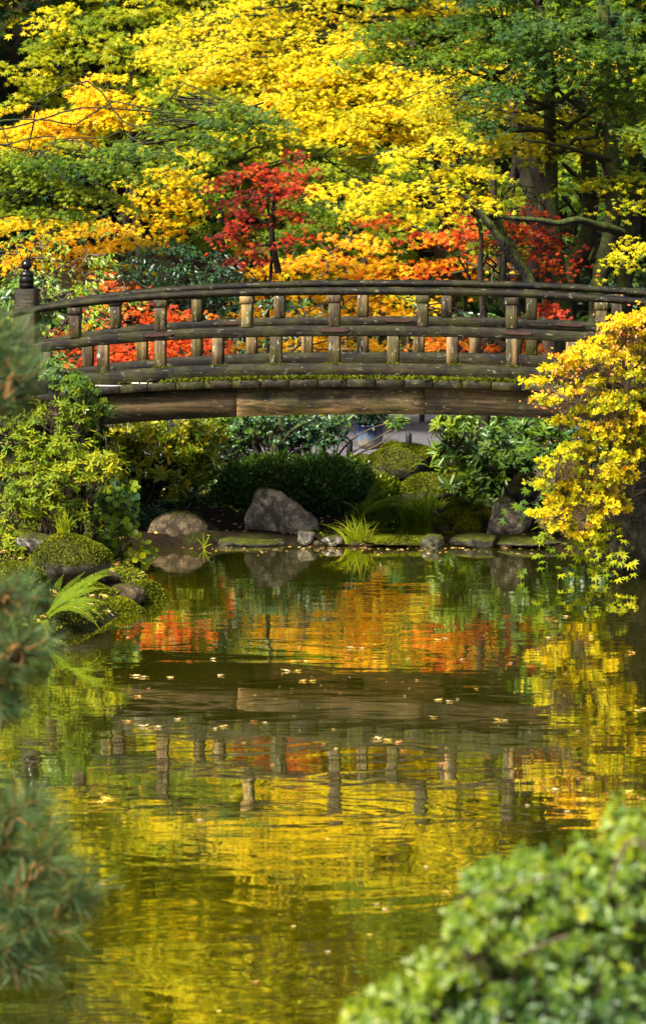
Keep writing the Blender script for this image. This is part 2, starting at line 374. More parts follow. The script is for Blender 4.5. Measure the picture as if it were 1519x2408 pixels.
def ground_z(x, y): return float(height(A([x]), A([y]))[0])
def terrain():
    def axis(a, b, fine0, fine1, s1, s2):
        return np.unique(np.round(np.concatenate([np.arange(a, fine0, s2), np.arange(fine0, fine1, s1), np.arange(fine1, b+.01, s2)]), 3))
    xs = axis(-70, 70, -6, 6, .10, 2.0); ys = axis(-10, 110, 3, 48, .12, 2.0)
    X, Y = np.meshgrid(xs, ys); Z = height(X, Y)
    k, l = len(xs), len(ys); i = (np.arange(l-1)[:, None]*k+np.arange(k-1)[None]).ravel()
    mb = MB(); mb.add(np.stack([X, Y, Z], -1).reshape(-1, 3), np.stack([i, i+1, i+k+1, i+k], -1))
    struct(mb.build('ground', M['ground'], smooth=True))
terrain()
def water():
    mb = MB(); mb.add([(-70, 9, 0), (70, 9, 0), (70, 36.5, 0), (-70, 36.5, 0)], [[0, 1, 2, 3]])
    struct(mb.build('pond_water', M['water']))
water()
def path():
    mb = MB(); xs = np.linspace(-7, 7, 60); a = 38.9+.25*np.sin(xs*1.3)+.1*np.sin(xs*4); b = 44.2+.3*np.sin(xs*.9)
    for j, (y0, y1) in enumerate(zip(np.linspace(0, 1, 13)[:-1], np.linspace(0, 1, 13)[1:])):
        pass
    R = []
    for t in np.linspace(0, 1, 24):
        y = a+(b-a)*t; R.append(np.stack([xs, y, height(xs, y)+.035*math.sin(math.pi*min(1, max(0, t)))**.2+.004], -1))
    R = A(R); k = len(xs); i = (np.arange(23)[:, None]*k+np.arange(k-1)[None]).ravel()
    mb.add(R.reshape(-1, 3), np.stack([i, i+1, i+k+1, i+k], -1)); struct(mb.build('gravel_path', M['gravel'], smooth=True))
path()

# ------------------------------------------------------------------ the bridge (local axes: x along it, y across away from the camera)
B_O = P(787, 690, 32.0); B_A = math.radians(-9.5); B_W = 1.7
def rail_z(s): return 2.7621+.01378*s-.00907*s*s+6.53e-4*s**3-6.35e-4*s**4
def bridge():
    root = empty('arched_bridge', (B_O[0], B_O[1], 0), 'weathered dark wooden arched footbridge with railings spanning the pond', 'bridge', rz=B_A)
    def bar(t, w, z0, z1, s0=-4.0, s1=5.0, k=90, zf=rail_z, rnd=False):
        mb = MB(); ss = np.linspace(s0, s1, k)
        if rnd: h = (z1-z0)/2; prof = [(w/2*math.cos(a), (z0+z1)/2+h*math.sin(a)) for a in np.linspace(0, 2*math.pi, 13)[:-1]]
        else:
            b = .012; prof = [(-w/2+b, z0), (w/2-b, z0), (w/2, z0+b), (w/2, z1-b), (w/2-b, z1), (-w/2+b, z1), (-w/2, z1-b), (-w/2, z0+b)]
        n = len(prof); V = A([[s, t+p[0], zf(s)+p[1]] for s in ss for p in prof])
        F = [[i*n+j, i*n+(j+1) % n, (i+1)*n+(j+1) % n, (i+1)*n+j] for i in range(k-1) for j in range(n)]
        mb.add(V, F)
        for e in (0, (k-1)*n): mb.add(A([V[e:e+n].mean(0)]+list(V[e:e+n])), [[0, 1+j, 1+(j+1) % n] for j in range(n)])
        return mb
    for t in (0, B_W):
        s0 = -3.42 if t == 0 else -3.7
        bar(t, .12, -.080, 0, s0, rnd=True).build('top_rail', M['rail_wood'], root, smooth=True)
        bar(t, .085, -.50, -.392, s0).build('middle_rail', M['rail_wood'], root)
        bar(t, .13, -.92, -.776, s0).build('base_rail', M['rail_wood'], root)
        off = 0 if t == 0 else .03
        for k in range(-3, 6):
            s = .9085*k+off; z = rail_z(s)
            if s < s0+.1 or s > 4.9: continue
            mb = MB(); mb.box((s, t, z-.27), (.112, .10, .25), .006); p = mb.build('upper_post', M['post_wood'], root)
            c = MB(); c.box((s, t, z-.114), (.140, .125, .072), .006); c.build('post_cap', M['post_wood'], p)
            if k % 2 == 0 or True:
                pass
        for k in range(-5, 9):
            s = .6075*k+off; z = rail_z(s)
            if s < s0+.1 or s > 4.9: continue
            mb = MB(); mb.box((s, t, z-.64), (.115, .10, .285), .006); mb.build('lower_post', M['post_wood'], root)
        # iron straps over the joints of the middle rail
        for s in ((-1.83, 0.0, 1.88) if t == 0 else (-1.36, .42, 2.25)):
            z = rail_z(s)-.435; dz = rail_z(s+.02)-rail_z(s-.02); sl = dz/.04
            mb = MB(); h, L_, y = .016, .155, t-.0425
            pr = [(-L_+.03, -h), (L_-.03, -h), (L_, 0), (L_-.03, h), (-L_+.03, h), (-L_, 0)]
            V = [(s+a, y-.012, z+b+sl*a) for a, b in pr]+[(s+a, y+.002, z+b+sl*a) for a, b in pr]
            mb.add(V, [[0, 1, 4, 3][0:1]+[1, 3, 4], [5, 0, 4, 4][:3]+[4]] if False else [[0, 1, 3, 4], [6, 10, 9, 7]])
            mb.add(V, [[1, 2, 3], [4, 5, 0]]); mb.add(V, [[i, i+6, (i+1) % 6+6, (i+1) % 6] for i in range(6)])
            for a in (-.11, .11): mb.lathe((s+a, y-.012, z+sl*a), [(.007, -.007), (.007, .007), (0, .007)], 8)
            mb.build('iron_strap', M['rust'], root)
    # deck planks laid across
    k = 0; s = -4.0
    while s < 5.0:
        w = .2965; z = rail_z(s+w/2)-.97; sl = (rail_z(s+w)-rail_z(s))/w
        mb = MB(); y0 = -.17+rng.normal()*.006; y1 = B_W+.17
        dz = rng.normal()*.002
        c = MB(); c.box((0, (y0+y1)/2, 0), (w-.006, y1-y0, .080), .007)
        V = c.V[0]; V[:, 2] += V[:, 0]*sl+z+dz; V[:, 0] += s+w/2; c.build('deck_plank', M['deck_wood'], root); s += w
    # bleached slips of wood between rail and planks
    for s, L_ in ((-2.35, .28), (-2.0, .22), (-.55, .25), (-.22, .12), (.45, .2), (.93, .3), (1.35, .35)):
        mb = MB(); mb.box((s, -.095, rail_z(s)-.9235), (L_, .05, .012), .003); mb.build('wood_slip', M['chip'], root)
    # side beams: pale splice in the middle third
    def bz(s): return 1.478-.0133*(s-1.0)**2
    def beam(t, s0, s1, w, top=None):
        k = 30; ss = np.linspace(s0, s1, k); V = []
        for s in ss:
            zt = rail_z(s)-1.014; zb = bz(s)
            V += [(s, t-w/2, zb), (s, t+w/2, zb), (s, t+w/2, zt), (s, t-w/2, zt)]
        F = [[i*4+j, i*4+(j+1) % 4, i*4+4+(j+1) % 4, i*4+4+j] for i in range(k-1) for j in range(4)]+[[0, 3, 2, 1], [4*k-4, 4*k-3, 4*k-2, 4*k-1]]
        mb = MB(); mb.add(V, F); return mb
    for t in (.02, B_W-.02):
        a = beam(t, -4.0, -1.012, .18).build('side_beam', M['beam_wood'], root)
        b = beam(t, -1.008, .938, .19).build('side_beam', M['beam_pale'], root); tag(b, 'paler streaked middle length of beam')
        c = beam(t, .942, 5.0, .18).build('side_beam', M['beam_wood'], root)
    for s in np.arange(-3.6, 4.8, 1.2):                       # cross bearers under the deck
        mb = MB(); mb.box((s, B_W/2, bz(s)+.16), (.12, B_W-.24, .14)); mb.build('cross_bearer', M['beam_wood'], root)
    # moss along the deck edge
    mb = MB(); 
    for c_, w_, dn in ((-1.55, .12, 260), (-1.25, .10, 220), (-.55, .35, 700), (-.1, .2, 500), (.35, .15, 350), (.8, .2, 260), (1.2, .25, 300), (1.7, .2, 350), (1.95, .1, 250), (2.2, .3, 200), (0, 2.0, 160)):
        s = c_+rn(dn)*w_; y = -.16+np.abs(rn(dn))*.035; y = np.minimum(y, -.07)
        pos = np.stack([s, y, rail_z(s)-.932], -1)
        place(mb, DIAM, pos, A([0, -.2, 1])+rn(dn, 3)*.5, A([0, -1., .3])+rn(dn, 3)*.4, ru(.012, .055, dn), .36+rn(dn)*.07)
    for k in range(-5, 9):                                   # cushions at the feet of the posts
        s0_ = .6075*k; dn = 90; s = s0_+rn(dn)*.05; pos = np.stack([s, -.055+ru(-.015, .015, dn), rail_z(s)-.777], -1)
        place(mb, DIAM, pos, A([0, -.4, 1])+rn(dn, 3)*.6, A([0, -1., .5])+rn(dn, 3)*.4, ru(.008, .022, dn), .38+rn(dn)*.05)
    mb.build('moss_fringe', M['moss'], root)['kind'] = 'stuff'
    # newel post with bronze finial at the far left corner
    x, y = -3.69, B_W
    mb = MB(); mb.box((x, y, 1.75), (.235, .235, 1.78), .02); nw = mb.build('newel_post', M['beam_wood'], root)
    mb = MB(); mb.lathe((x, y, 2.642), [(.0, 0), (.078, 0), (.080, .05), (.076, .055), (.080, .06), (.079, .12), (.074, .125), (.079, .132), (.076, .165), (.055, .185), (.034, .195), (.034, .212), (.052, .225), (.060, .248), (.056, .272), (.034, .30), (.012, .318), (0, .335)], 24)
    mb.build('bronze_finial', M['bronze'], nw, smooth=True)
bridge()

# ------------------------------------------------------------------ rocks
def rock_mesh(mb, C, R, seed, sub=4, rough=.22, flat=8, cut=.0):
    import bmesh
    r = np.random.default_rng(seed); bm = bmesh.new(); bmesh.ops.create_icosphere(bm, subdivisions=sub, radius=1)
    V = A([v.co[:] for v in bm.verts]); F = A([[v.index for v in f.verts] for f in bm.faces]); bm.free()
    for _ in range(flat):                                    # flat facets
        n = norm(r.normal(size=3)); h = r.uniform(.62, .88); d = V@n; V = V-np.clip(d-h, 0, None)[:, None]*n*.85
    off = np.zeros(len(V))
    for f, a in ((1.7, .5), (3.7, .28), (8, .14), (17, .08)):
        D = r.normal(size=(3, 3)); ph = r.uniform(0, 6, 3); off += a*np.mean(np.sin(V@D.T*f*.8+ph), 1)
    V = V*(1+off[:, None]*rough*2)
    mb.add(V*A(R)+A(C), F)
def rock(px, py, rx, ry, Y, mat, label, seed, depth=1.0, bottom=None, group=None, name='rock', cat='rock', **kw):
    """px,py centre; rx,ry half sizes in the photograph"""
    c = P(px, py, Y); a, b = S(rx, Y), S(ry, Y)
    mb = MB(); C = A(c); R = (a*1.22, max(a, b)*depth*1.1, b*1.38); rock_mesh(mb, (C[0], C[1]+R[1]*.2, C[2]-b*.08), R, seed, **kw)
    o = mb.build(name, M[mat], at=(C[0], C[1], C[2]-b))
    if mat == 'rock_moss':
        V = mb.V[0]; F = mb.T[0]; tri = V[F]; nn = np.cross(tri[:, 1]-tri[:, 0], tri[:, 2]-tri[:, 0]); ar = np.linalg.norm(nn, axis=1); nn = norm(nn)
        wgt = ar*(nn[:, 2] > .15)*(.25+sm(np.sin(tri[:, 0, 0]*9+seed)*np.sin(tri[:, 0, 1]*7)+np.sin(tri[:, 0, 2]*11), -.5, .6)); k = int(min(9000, 900+ar.sum()*.5*9000))
        ii = rng.choice(len(F), k, p=wgt/wgt.sum()); bc = rng.dirichlet((1, 1, 1), k); pos = (tri[ii]*bc[..., None]).sum(1)
        ms = MB(); place(ms, DIAM, pos-nn[ii]*.004, nn[ii]+A([0, 0, .1])+rn(k, 3)*.5, A([0, -1., .3])+rn(k, 3)*.6, ru(.010, .028, k), .40+rn(k)*.06+.06*np.sin(pos[:, 0]*13)*np.sin(pos[:, 2]*17))
        mo = ms.build('moss', M['moss'], o); mo.location = [-q for q in o.location]; mo['kind'] = 'stuff'
    return tag(o, label, cat, group)

def big_rock():
    # the pointed grey boulder: outline and facets modelled on its own
    Y = 33.4; mb = MB()
    out = [(568, 1266), (572, 1215), (586, 1172), (602, 1146), (625, 1138), (650, 1141), (664, 1156), (692, 1168), (716, 1182), (740, 1210), (754, 1243), (758, 1266)]
    import bmesh
    r = np.random.default_rng(5)
    pts = A([P(x, y, Y) for x, y in out]); c = pts.mean(0); k = len(pts); rings = []
    prof = [(0.0, .50, .50), (.10, .78, .86), (.22, .97, 1.0), (.45, 1.0, .96), (.7, .86, .80), (.95, .55, .5)]
    base = pts[[0, -1]].mean(0); dep = .55
    sub = np.linspace(0, k-1, 64); X = np.interp(sub, np.arange(k), pts[:, 0]); Z = np.interp(sub, np.arange(k), pts[:, 2])
    for t, sx, sz in prof:
        rings.append(np.stack([base[0]+(X-base[0])*sx, np.full(64, Y-.2+dep*t*1.0), base[2]-.12+(Z-base[2]+.12)*sz], -1))
    rings = A(rings); n = 20; tt = np.linspace(0, len(prof)-1, n); R2 = []
    for x in tt:
        i = min(int(x), len(prof)-2); R2.append(rings[i]*(1-(x-i))+rings[i+1]*(x-i))
    V = A(R2).reshape(-1, 3); off = np.zeros((len(V), 3))
    for f, a in ((5, .035), (11, .022), (23, .012), (47, .006)):
        D = r.normal(size=(3, 3)); D2 = r.normal(size=(3, 3)); off += a*np.abs(np.sin(V@D.T*f*.6+r.uniform(0, 6, 3)))*np.sign(r.normal(size=3))+a*.6*np.sin(V@D2.T*f*.5)
    V = V+off-.0; i = (np.arange(n-1)[:, None]*64+np.arange(63)[None]).ravel()
    mb.add(V, np.stack([i, i+64, i+65, i+1], -1))
    ce = len(V); mb.add(np.concatenate([[V[:64].mean(0)], V[:64]]), [[0, 1+j, 2+j] for j in range(63)])
    tag(mb.build('boulder', M['rock'], at=(base[0], Y, base[2])), 'tall pointed grey boulder at the water edge before the clipped dark bush', 'boulder')
big_rock()
rock(432, 1256, 56, 42, 33.0, 'rock_brown', 'brown rounded boulder at the pond edge left of the tall grey one', 21, name='boulder', cat='boulder', flat=6)
rock(478, 1252, 30, 22, 33.3, 'rock_brown', 'low brown rock touching the right side of the brown boulder', 22)
rock(347, 1270, 52, 12, 33.1, 'rock_flat', 'flat grey edging slab left of the brown boulder', 23, name='edging_stone', cat='edging stone', flat=10)
rock(1193, 1222, 54, 48, 32.9, 'rock', 'grey angular rock with a yellow leaf on it, right of the stream mouth', 31, flat=12, name='boulder', cat='boulder')
rock(1230, 1175, 55, 55, 34.2, 'rock_dark', 'large near-black boulder behind the grey angular rock', 33, name='boulder', cat='boulder')
rock(1340, 1245, 60, 40, 33.2, 'rock_dark', 'dark low rock behind the green maple leaves', 34)
rock(1520, 1205, 85, 165, 30.7, 'rock_dark', 'very large dark boulder standing in the water at the right edge', 35, name='boulder', cat='boulder', depth=.55, flat=12, rough=.12)
rock(965, 1100, 90, 42, 37.2, 'rock_moss', 'long moss covered boulder beside the gravel path', 41, name='boulder', cat='boulder')
rock(1020, 1150, 70, 32, 36.0, 'rock_moss', 'bright mossy mound of rock below the long mossy boulder', 42, name='boulder', cat='boulder', rough=.1)
rock(921, 1062, 28, 18, 38.2, 'rock_moss', 'small round mossy rock at the path edge behind the long mossy boulder', 43)
rock(1068, 1228, 46, 22, 34.0, 'rock_moss', 'mossy rock at the far side of the little inlet', 44)
rock(1100, 1255, 26, 26, 33.2, 'rock_moss', 'dark mossy rock right beside the inlet mouth', 45)
rock(1140, 1235, 25, 26, 33.6, 'rock_moss', 'mossy rock tucked against the left side of the grey angular rock', 46)
rock(1022, 1276, 32, 17, 32.6, 'rock_flat', 'flat topped stepping stone standing in the water at the inlet mouth', 47, name='stepping_stone', cat='stepping stone', flat=9)
rock(925, 1270, 72, 5, 32.75, 'rock_moss', 'long low mossy edging stone across the inlet mouth', 48, name='edging_stone', cat='edging stone')
rock(1120, 1275, 50, 14, 32.7, 'rock_dark', 'dark wet stone under the grey angular rock', 49)
rock(1240, 1268, 90, 9, 32.8, 'rock_flat', 'long flat edging stone running right from the grey angular rock', 50, name='edging_stone', cat='edging stone')
rock(560, 1272, 90, 10, 32.95, 'rock_dark', 'low dark edging stone between the two boulders', 51, name='edging_stone', cat='edging stone')
rock(718, 1262, 20, 15, 32.7, 'rock', 'small bluish stone at the right foot of the tall grey boulder', 52)
rock(782, 1270, 22, 9, 32.7, 'rock', 'small flat grey stone left of the grass tuft', 53)
rock(850, 1275, 60, 7, 32.8, 'rock_brown', 'thin brown edging stone under the grass tuft', 54, name='edging_stone', cat='edging stone')
rock(566, 1245, 14, 20, 34.0, 'rock_moss', 'little mossy rock at the left foot of the tall grey boulder', 55)
rock(158, 1318, 84, 46, 28.6, 'rock_moss', 'thickly mossed rounded boulder above the fern', 61, name='boulder', cat='boulder', rough=.10, flat=4)
rock(80, 1273, 38, 18, 29.5, 'rock', 'grey rock behind the mossed boulder at the left', 62)
rock(30, 1400, 90, 60, 27.2, 'rock_moss', 'broad mossy rock at the left edge beside the fern', 63, name='boulder', cat='boulder', rough=.1)
rock(288, 1400, 42, 20, 28.5, 'rock_brown', 'oval brown stone on the point of the left bank', 64, flat=4, rough=.08)
rock(310, 1385, 20, 11, 28.9, 'rock_pale', 'pale bluish white pebble on the left bank', 65, flat=5, rough=.07, name='pebble', cat='stone')
rock(258, 1362, 22, 14, 29.2, 'rock_brown', 'small round brown stone behind the oval one', 66, flat=3, rough=.06)
rock(345, 1405, 46, 26, 28.8, 'rock_moss', 'mossy rock at the very tip of the left bank', 67, rough=.15)
rock(275, 1435, 55, 20, 28.1, 'rock_moss', 'low mossy rock at the water line below the oval stone', 68, rough=.15)
rock(225, 1400, 40, 26, 28.4, 'rock_moss', 'mossy rock between the fern and the oval brown stone', 69, rough=.15)
rock(350, 1250, 30, 14, 33.4, 'rock_dark', 'dark stone half hidden behind the round leaved plant', 70)
rock(205, 1235, 30, 22, 30.6, 'rock_dark', 'bluish dark stone among the left shrubs', 71)
rock(1000, 1010, 50, 8, 42.5, 'rock_flat', 'low kerb stone on the far side of the gravel path', 72, name='edging_stone', cat='edging stone')
rock(850, 1080, 28, 10, 38.5, 'rock_flat', 'flat grey stone at the near side of the gravel path', 73, name='edging_stone', cat='edging stone')
for i_, (x_, y_, a_, b_, Y_, m_) in enumerate([(520, 1278, 16, 8, 32.8, 'rock_brown'), (610, 1280, 18, 6, 32.75, 'rock_moss'), (655, 1276, 14, 7, 32.8, 'rock_dark'), (745, 1278, 12, 6, 32.7, 'rock_brown'), (1155, 1280, 18, 8, 32.7, 'rock_moss'), (1190, 1284, 14, 6, 32.6, 'rock_brown'), (1290, 1283, 20, 9, 32.6, 'rock_moss'), (1085, 1200, 30, 18, 34.6, 'rock_moss'), (1040, 1205, 22, 12, 34.8, 'rock_brown'), (1120, 1205, 20, 16, 34.5, 'rock_moss'), (1060, 1262, 20, 8, 33.2, 'rock_moss'), (460, 1230, 30, 18, 34.2, 'rock_moss'), (525, 1235, 26, 20, 34.3, 'rock_moss')]):
    rock(x_, y_, a_, b_, Y_, m_, ['brown pebble between the brown boulder and the tall grey one', 'mossy pebble at the water under the tall grey boulder', 'dark pebble at the water under the tall grey boulder', 'brown pebble right below the small bluish stone', 'mossy pebble under the grey angular rock', 'brown pebble at the water under the grey angular rock', 'mossy stone at the water below the maple leaves', 'mossy rock above the inlet, below the right rhododendron', 'brown stone behind the inlet at the foot of the mossy mound', 'mossy rock behind the grey angular rock on its left', 'mossy stone beside the stepping stone on its right', 'mossy rock behind the brown rounded boulder', 'mossy rock between the rhododendron stems and the clipped bush'][i_], 80+i_, name='shore_stone', cat='stone')
rock(1160, 1040, 26, 14, 39.5, 'rock', 'pale grey rock beside the path at the right', 74)

# ------------------------------------------------------------------ trees
def tree(name, label, cat, base, Y, pads, paths=(), leaf=.058, mat='maple', proto=None, dens=1.25, bark='bark', r0=.09, tj=.035, group=None, tier=.27, L=.42, top=None, limb=.032, face=.75, per=22, droop=.3):
    """pads: (px, py, rx, ry, Y, tint[, density]); paths: visible limbs ([(px,py,Y)...], r0, r1)"""
    bx = P(base, 700, Y)[0]; gz = ground_z(bx, Y)
    root = empty(name, (bx, Y, gz), label, cat, group)
    tr = MB(); cr = MB(); b0 = A([bx, Y, gz-.05])
    cs = A([P(p[0], p[1], p[4]) for p in pads])
    if top is None:
        m = cs.mean(0); top = A([bx*.6+m[0]*.4, Y, cs[:, 2].max()-.1])
    k = 9; t = np.linspace(0, 1, k)[:, None]; tp = b0+(top-b0)*t; w = rn(k, 3)*.05; w[0] = 0; tp = tp+w
    tpp, trr = smooth_path(tp, np.linspace(r0, r0*.3, k), 3); trr[:3] *= A([1.5, 1.2, 1.05]); tr.tube(tpp, trr, 9)
    for (p, c) in zip(pads, cs):
        Yp = p[4]; R = A([S(p[2], Yp), min(.9, max(.3, S(p[2], Yp)*.5)), S(p[3], Yp)])
        below = tpp[tpp[:, 2] < c[2]-.15*R[2]-.1]
        a = below[np.argmin(np.linalg.norm((below-c)*A([1, 1, .6]), axis=1))] if len(below) else tpp[1]
        e = c+A([0, .15, -.2*R[2]]); lp = curve(a, e, 8, .10, .05); lr = np.linspace(limb, .010, 8); lpp, lrr = smooth_path(lp, lr, 2); tr.tube(lpp, lrr, 6)
        sprays(cr, tr, c, R, dens*(p[6] if len(p) > 6 else 1), leaf, p[5], tj, proto, tier, hub=lpp[-4], L=L, face=face, per=per, droop=droop, tilt=.12*float(np.clip((bx-c[0])/.6, -1, 1)))
    for pts, ra, rb in paths:
        q, r = smooth_path([P(*s) for s in pts], np.linspace(ra, rb, len(pts)), 5); tr.tube(q, r, 9)
    tr.build('trunk', M[bark], root, smooth=True, at=None).matrix_parent_inverse = root.matrix_world.inverted()
    o = cr.build('crown', M[mat], root)
    for c in root.children: c.location = (-bx, -Y, -gz)
    return root
def fix(root):                           # children were modelled in world coordinates
    for c in root.children:
        c.matrix_parent_inverse.identity(); c.location = [-q for q in root.location]

T = []
T.append(tree('japanese_maple', 'tall maple with the brightest yellow foliage, filling the top centre behind the bridge', 'tree', 1105, 44.1, [
    (600, 95, 230, 44.6, 43.6, .60), (840, 150, 150, 50, 43.1, .60), (715, 215, 170, 44.6, 42.6, .60), (560, 165, 110, 38, 43.6, .585), (870, 255, 150, 48, 42.2, .605), (790, 300, 110, 32, 42.0, .59),
    (470, 45, 120, 30, 44.6, .575), (1000, 300, 80, 30, 42.4, .58), (960, 190, 110, 50, 43.2, .60), (660, 42.6, 170, 35, 44.1, .585), (880, 90, 100, 42.6, 44.1, .60), (640, 150, 160, 36, 43.2, .61), (560, 300, 60, 22, 42.6, .56), (600, 262, 60, 20, 42.8, .57),
    (700, -20, 200, 30, 43.6, .57), (930, -42.6, 160, 30, 43.6, .58), (1050, 10, 120, 50, 44.1, .56), (420, 100, 110, 26, 44.2, .57), (700, 120, 200, 42.6, 43.0, .60), (760, 170, 160, 42.6, 42.8, .61), (900, 200, 130, 42.6, 42.6, .61), (690, 270, 90, 26, 42.4, .59), (960, 260, 90, 36, 42.4, .60), (1080, 180, 70, 34, 42.6, .59)],
    paths=[([(1110, 420, 43.6), (1080, 383, 43.6), (1064, 332, 43.6), (1040, 290, 43.6), (1016, 216, 43.6), (1000, 120, 43.6)], .085, .05), ([(1000, 370, 43.1), (956, 332, 42.9), (925, 310, 42.6), (900, 272, 42.6), (880, 240, 42.6)], .06, .035),
           ([(1102, 156, 42.2), (1020, 200, 41.9), (940, 235, 41.6), (865, 252, 41.6)], .014, .006), ([(975, 110, 43.4), (920, 42.6, 43.6), (875, 0, 43.6), (850, -60, 43.6)], .05, .03)], r0=.10))
T.append(tree('japanese_maple', 'small maple whose low fan of lemon yellow leaves hangs over the middle of the bridge', 'tree', 1248, 37.5, [
    (960, 440, 130, 34, 37, .59), (1080, 405, 85, 34, 37.2, .575), (830, 432, 95, 20, 37, .60), (1000, 492, 85, 18, 36.8, .59), (1100, 460, 60, 30, 37.2, .56), (890, 470, 60, 14, 36.8, .595), (1040, 335, 90, 25, 37.4, .58), (950, 365, 60, 18, 37.2, .59)],
    paths=[([(1250, 700, 37.2), (1243, 654, 37.2), (1202, 599, 37.1), (1172, 554, 37), (1127, 498, 37), (1077, 448, 37), (1010, 440, 37)], .085, .02), ([(1243, 650, 37.2), (1190, 560, 37.3), (1165, 520, 37.3)], .05, .03)],
    bark='mossy_bark', r0=.07, dens=1.05, top=P(1160, 430, 37.3)))
T.append(tree('japanese_maple', 'big many trunked maple with dark green foliage across the upper right corner', 'tree', 1330, 38.5, [
    (1000, 50, 150, 40, 38, .31), (1150, 40, 140, 50, 37.6, .26), (1310, 50, 130, 50, 37, .23), (1450, 110, 80, 70, 37, .29), (930, 115, 100, 28, 38, .34), (1190, 205, 110, 24, 37, .22), (1300, 160, 90, 28, 37, .25), (1400, 190, 90, 35, 37.4, .29),
    (1120, 285, 60, 20, 37, .18), (1100, 110, 130, 26, 37.5, .31), (1490, 310, 45, 28, 36.8, .37), (1480, 230, 60, 40, 37.6, .38), (1000, -40, 200, 30, 38, .34), (1300, -50, 220, 40, 37.6, .2), (1030, 150, 60, 16, 38, .26), (1230, 110, 100, 28, 37.3, .27)],
    paths=[([(1404, 760, 38), (1410, 660, 38), (1424, 600, 38), (1449, 460, 38), (1438, 380, 38), (1436, 270, 38.2), (1424, 160, 38.2), (1420, 0, 38.4)], .12, .07),
           ([(1450, 780, 38.5), (1478, 600, 38.6), (1490, 470, 38.6), (1494, 340, 38.6), (1470, 180, 38.6), (1440, 30, 38.6)], .11, .07),
           ([(1464, 548, 37.8), (1430, 535, 37.6), (1404, 529, 37.5), (1358, 516, 37.3), (1313, 524, 37.2), (1260, 516, 37.1), (1192, 511, 37), (1127, 496, 37), (1056, 483, 37)], .062, .015),
           ([(1330, 760, 39), (1345, 640, 39), (1380, 560, 39), (1388, 450, 39), (1379, 322, 39), (1370, 180, 39)], .13, .08), ([(1454, 378, 38), (1389, 362, 37.8), (1323, 342, 37.6), (1228, 327, 37.5)], .045, .012),
           ([(1384, 268, 38.8), (1340, 235, 38.4), (1303, 201, 38)], .035, .015), ([(1400, 460, 38.9), (1368, 428, 38.6), (1323, 383, 38.3)], .05, .025), ([(1345, 295, 38.5), (1300, 280, 38.3), (1258, 264, 38)], .035, .015)],
    bark='mossy_bark', r0=.14, limb=.045))
T.append(tree('japanese_maple', 'maple at the far right turning olive yellow, its leaves hanging between dark trunks', 'tree', 1500, 40, [
    (1290, 300, 110, 26, 38.5, .545), (1400, 250, 90, 30, 38.8, .55), (1190, 310, 90, 24, 38.5, .57), (1110, 240, 80, 26, 39, .58), (1470, 400, 60, 45, 38, .52), (1370, 425, 80, 26, 38.2, .45), (1310, 130, 60, 25, 39.5, .59), (1150, 150, 100, 35, 39.5, .60), (1030, 240, 70, 40, 39.5, .59),
    (1495, 560, 45, 26, 37, .54), (1200, 480, 60, 22, 38, .44), (1380, 320, 90, 24, 38.5, .535), (1250, 255, 90, 22, 39, .56), (1500, 470, 40, 20, 37.6, .51), (1130, 360, 90, 22, 39, .50), (1450, 330, 60, 22, 38.5, .54), (1400, 150, 60, 24, 39.6, .56), (1290, 360, 70, 22, 38.4, .50), (1460, 610, 30, 14, 37, .55), (1240, 180, 80, 24, 39.6, .57)],
    r0=.12, dens=.8, paths=[([(1290, 700, 40), (1278, 483, 40), (1262, 400, 40), (1250, 340, 40), (1240, 200, 40)], .10, .06), ([(1262, 700, 40.2), (1253, 493, 40.2), (1222, 342, 40.4), (1200, 200, 40.4), (1180, 90, 40.4)], .11, .06)]))
for bxp, x1, y1, Yt, r in ((1225, 1150, 350, 41, .10), (1200, 1197, 352, 42, .11), (1320, 1258, 372, 42.5, .08), (1150, 1130, 540, 39, .07)):
    T.append(tree('maple_trunk_tree', {1225: 'leaning dark maple trunk behind the red leaves with thin green foliage', 1200: 'upright dark maple trunk behind the leaning one', 1320: 'slim dark maple trunk at the back of the right hand trunks', 1150: 'short dark maple with olive leaves beside the low yellow fan'}[bxp], 'tree', bxp, Yt,
        [(x1, y1-60, 90, 40, Yt+.2, .46, .6), (x1+70, y1-20, 60, 30, Yt, .42, .5), (x1-60, y1-110, 90, 40, Yt, .5, .6)] if bxp != 1150 else [(1110, 470, 60, 40, 39, .45), (1180, 580, 60, 30, 39.4, .42, .6)], r0=r, top=P(x1, y1-60, Yt), dens=.7))
T.append(tree('red_maple', 'crimson leaved maple left of centre above the dark shrub', 'tree', 640, 40.5, [
    (620, 392, 80, 26, 39.8, .945), (590, 455, 80, 34, 39.8, .965), (650, 425, 90, 28, 39.6, .945), (565, 540, 50, 40, 39.9, .965), (720, 372, 60, 16, 39.6, .945), (650, 500, 60, 24, 39.8, .965), (540, 490, 40, 30, 40, .97), (590, 590, 60, 24, 40, .945), (690, 560, 40, 14, 39.6, .945), (540, 415, 40, 20, 40, .945)],
    paths=[([(655, 640, 40.3), (640, 560, 40.2), (642, 500, 40.2), (650, 420, 40)], .045, .02), ([(870, 495, 39.5), (800, 490, 39.5), (730, 470, 39.6)], .014, .01)], r0=.045, tj=.045, dens=.6, leaf=.056, limb=.018))
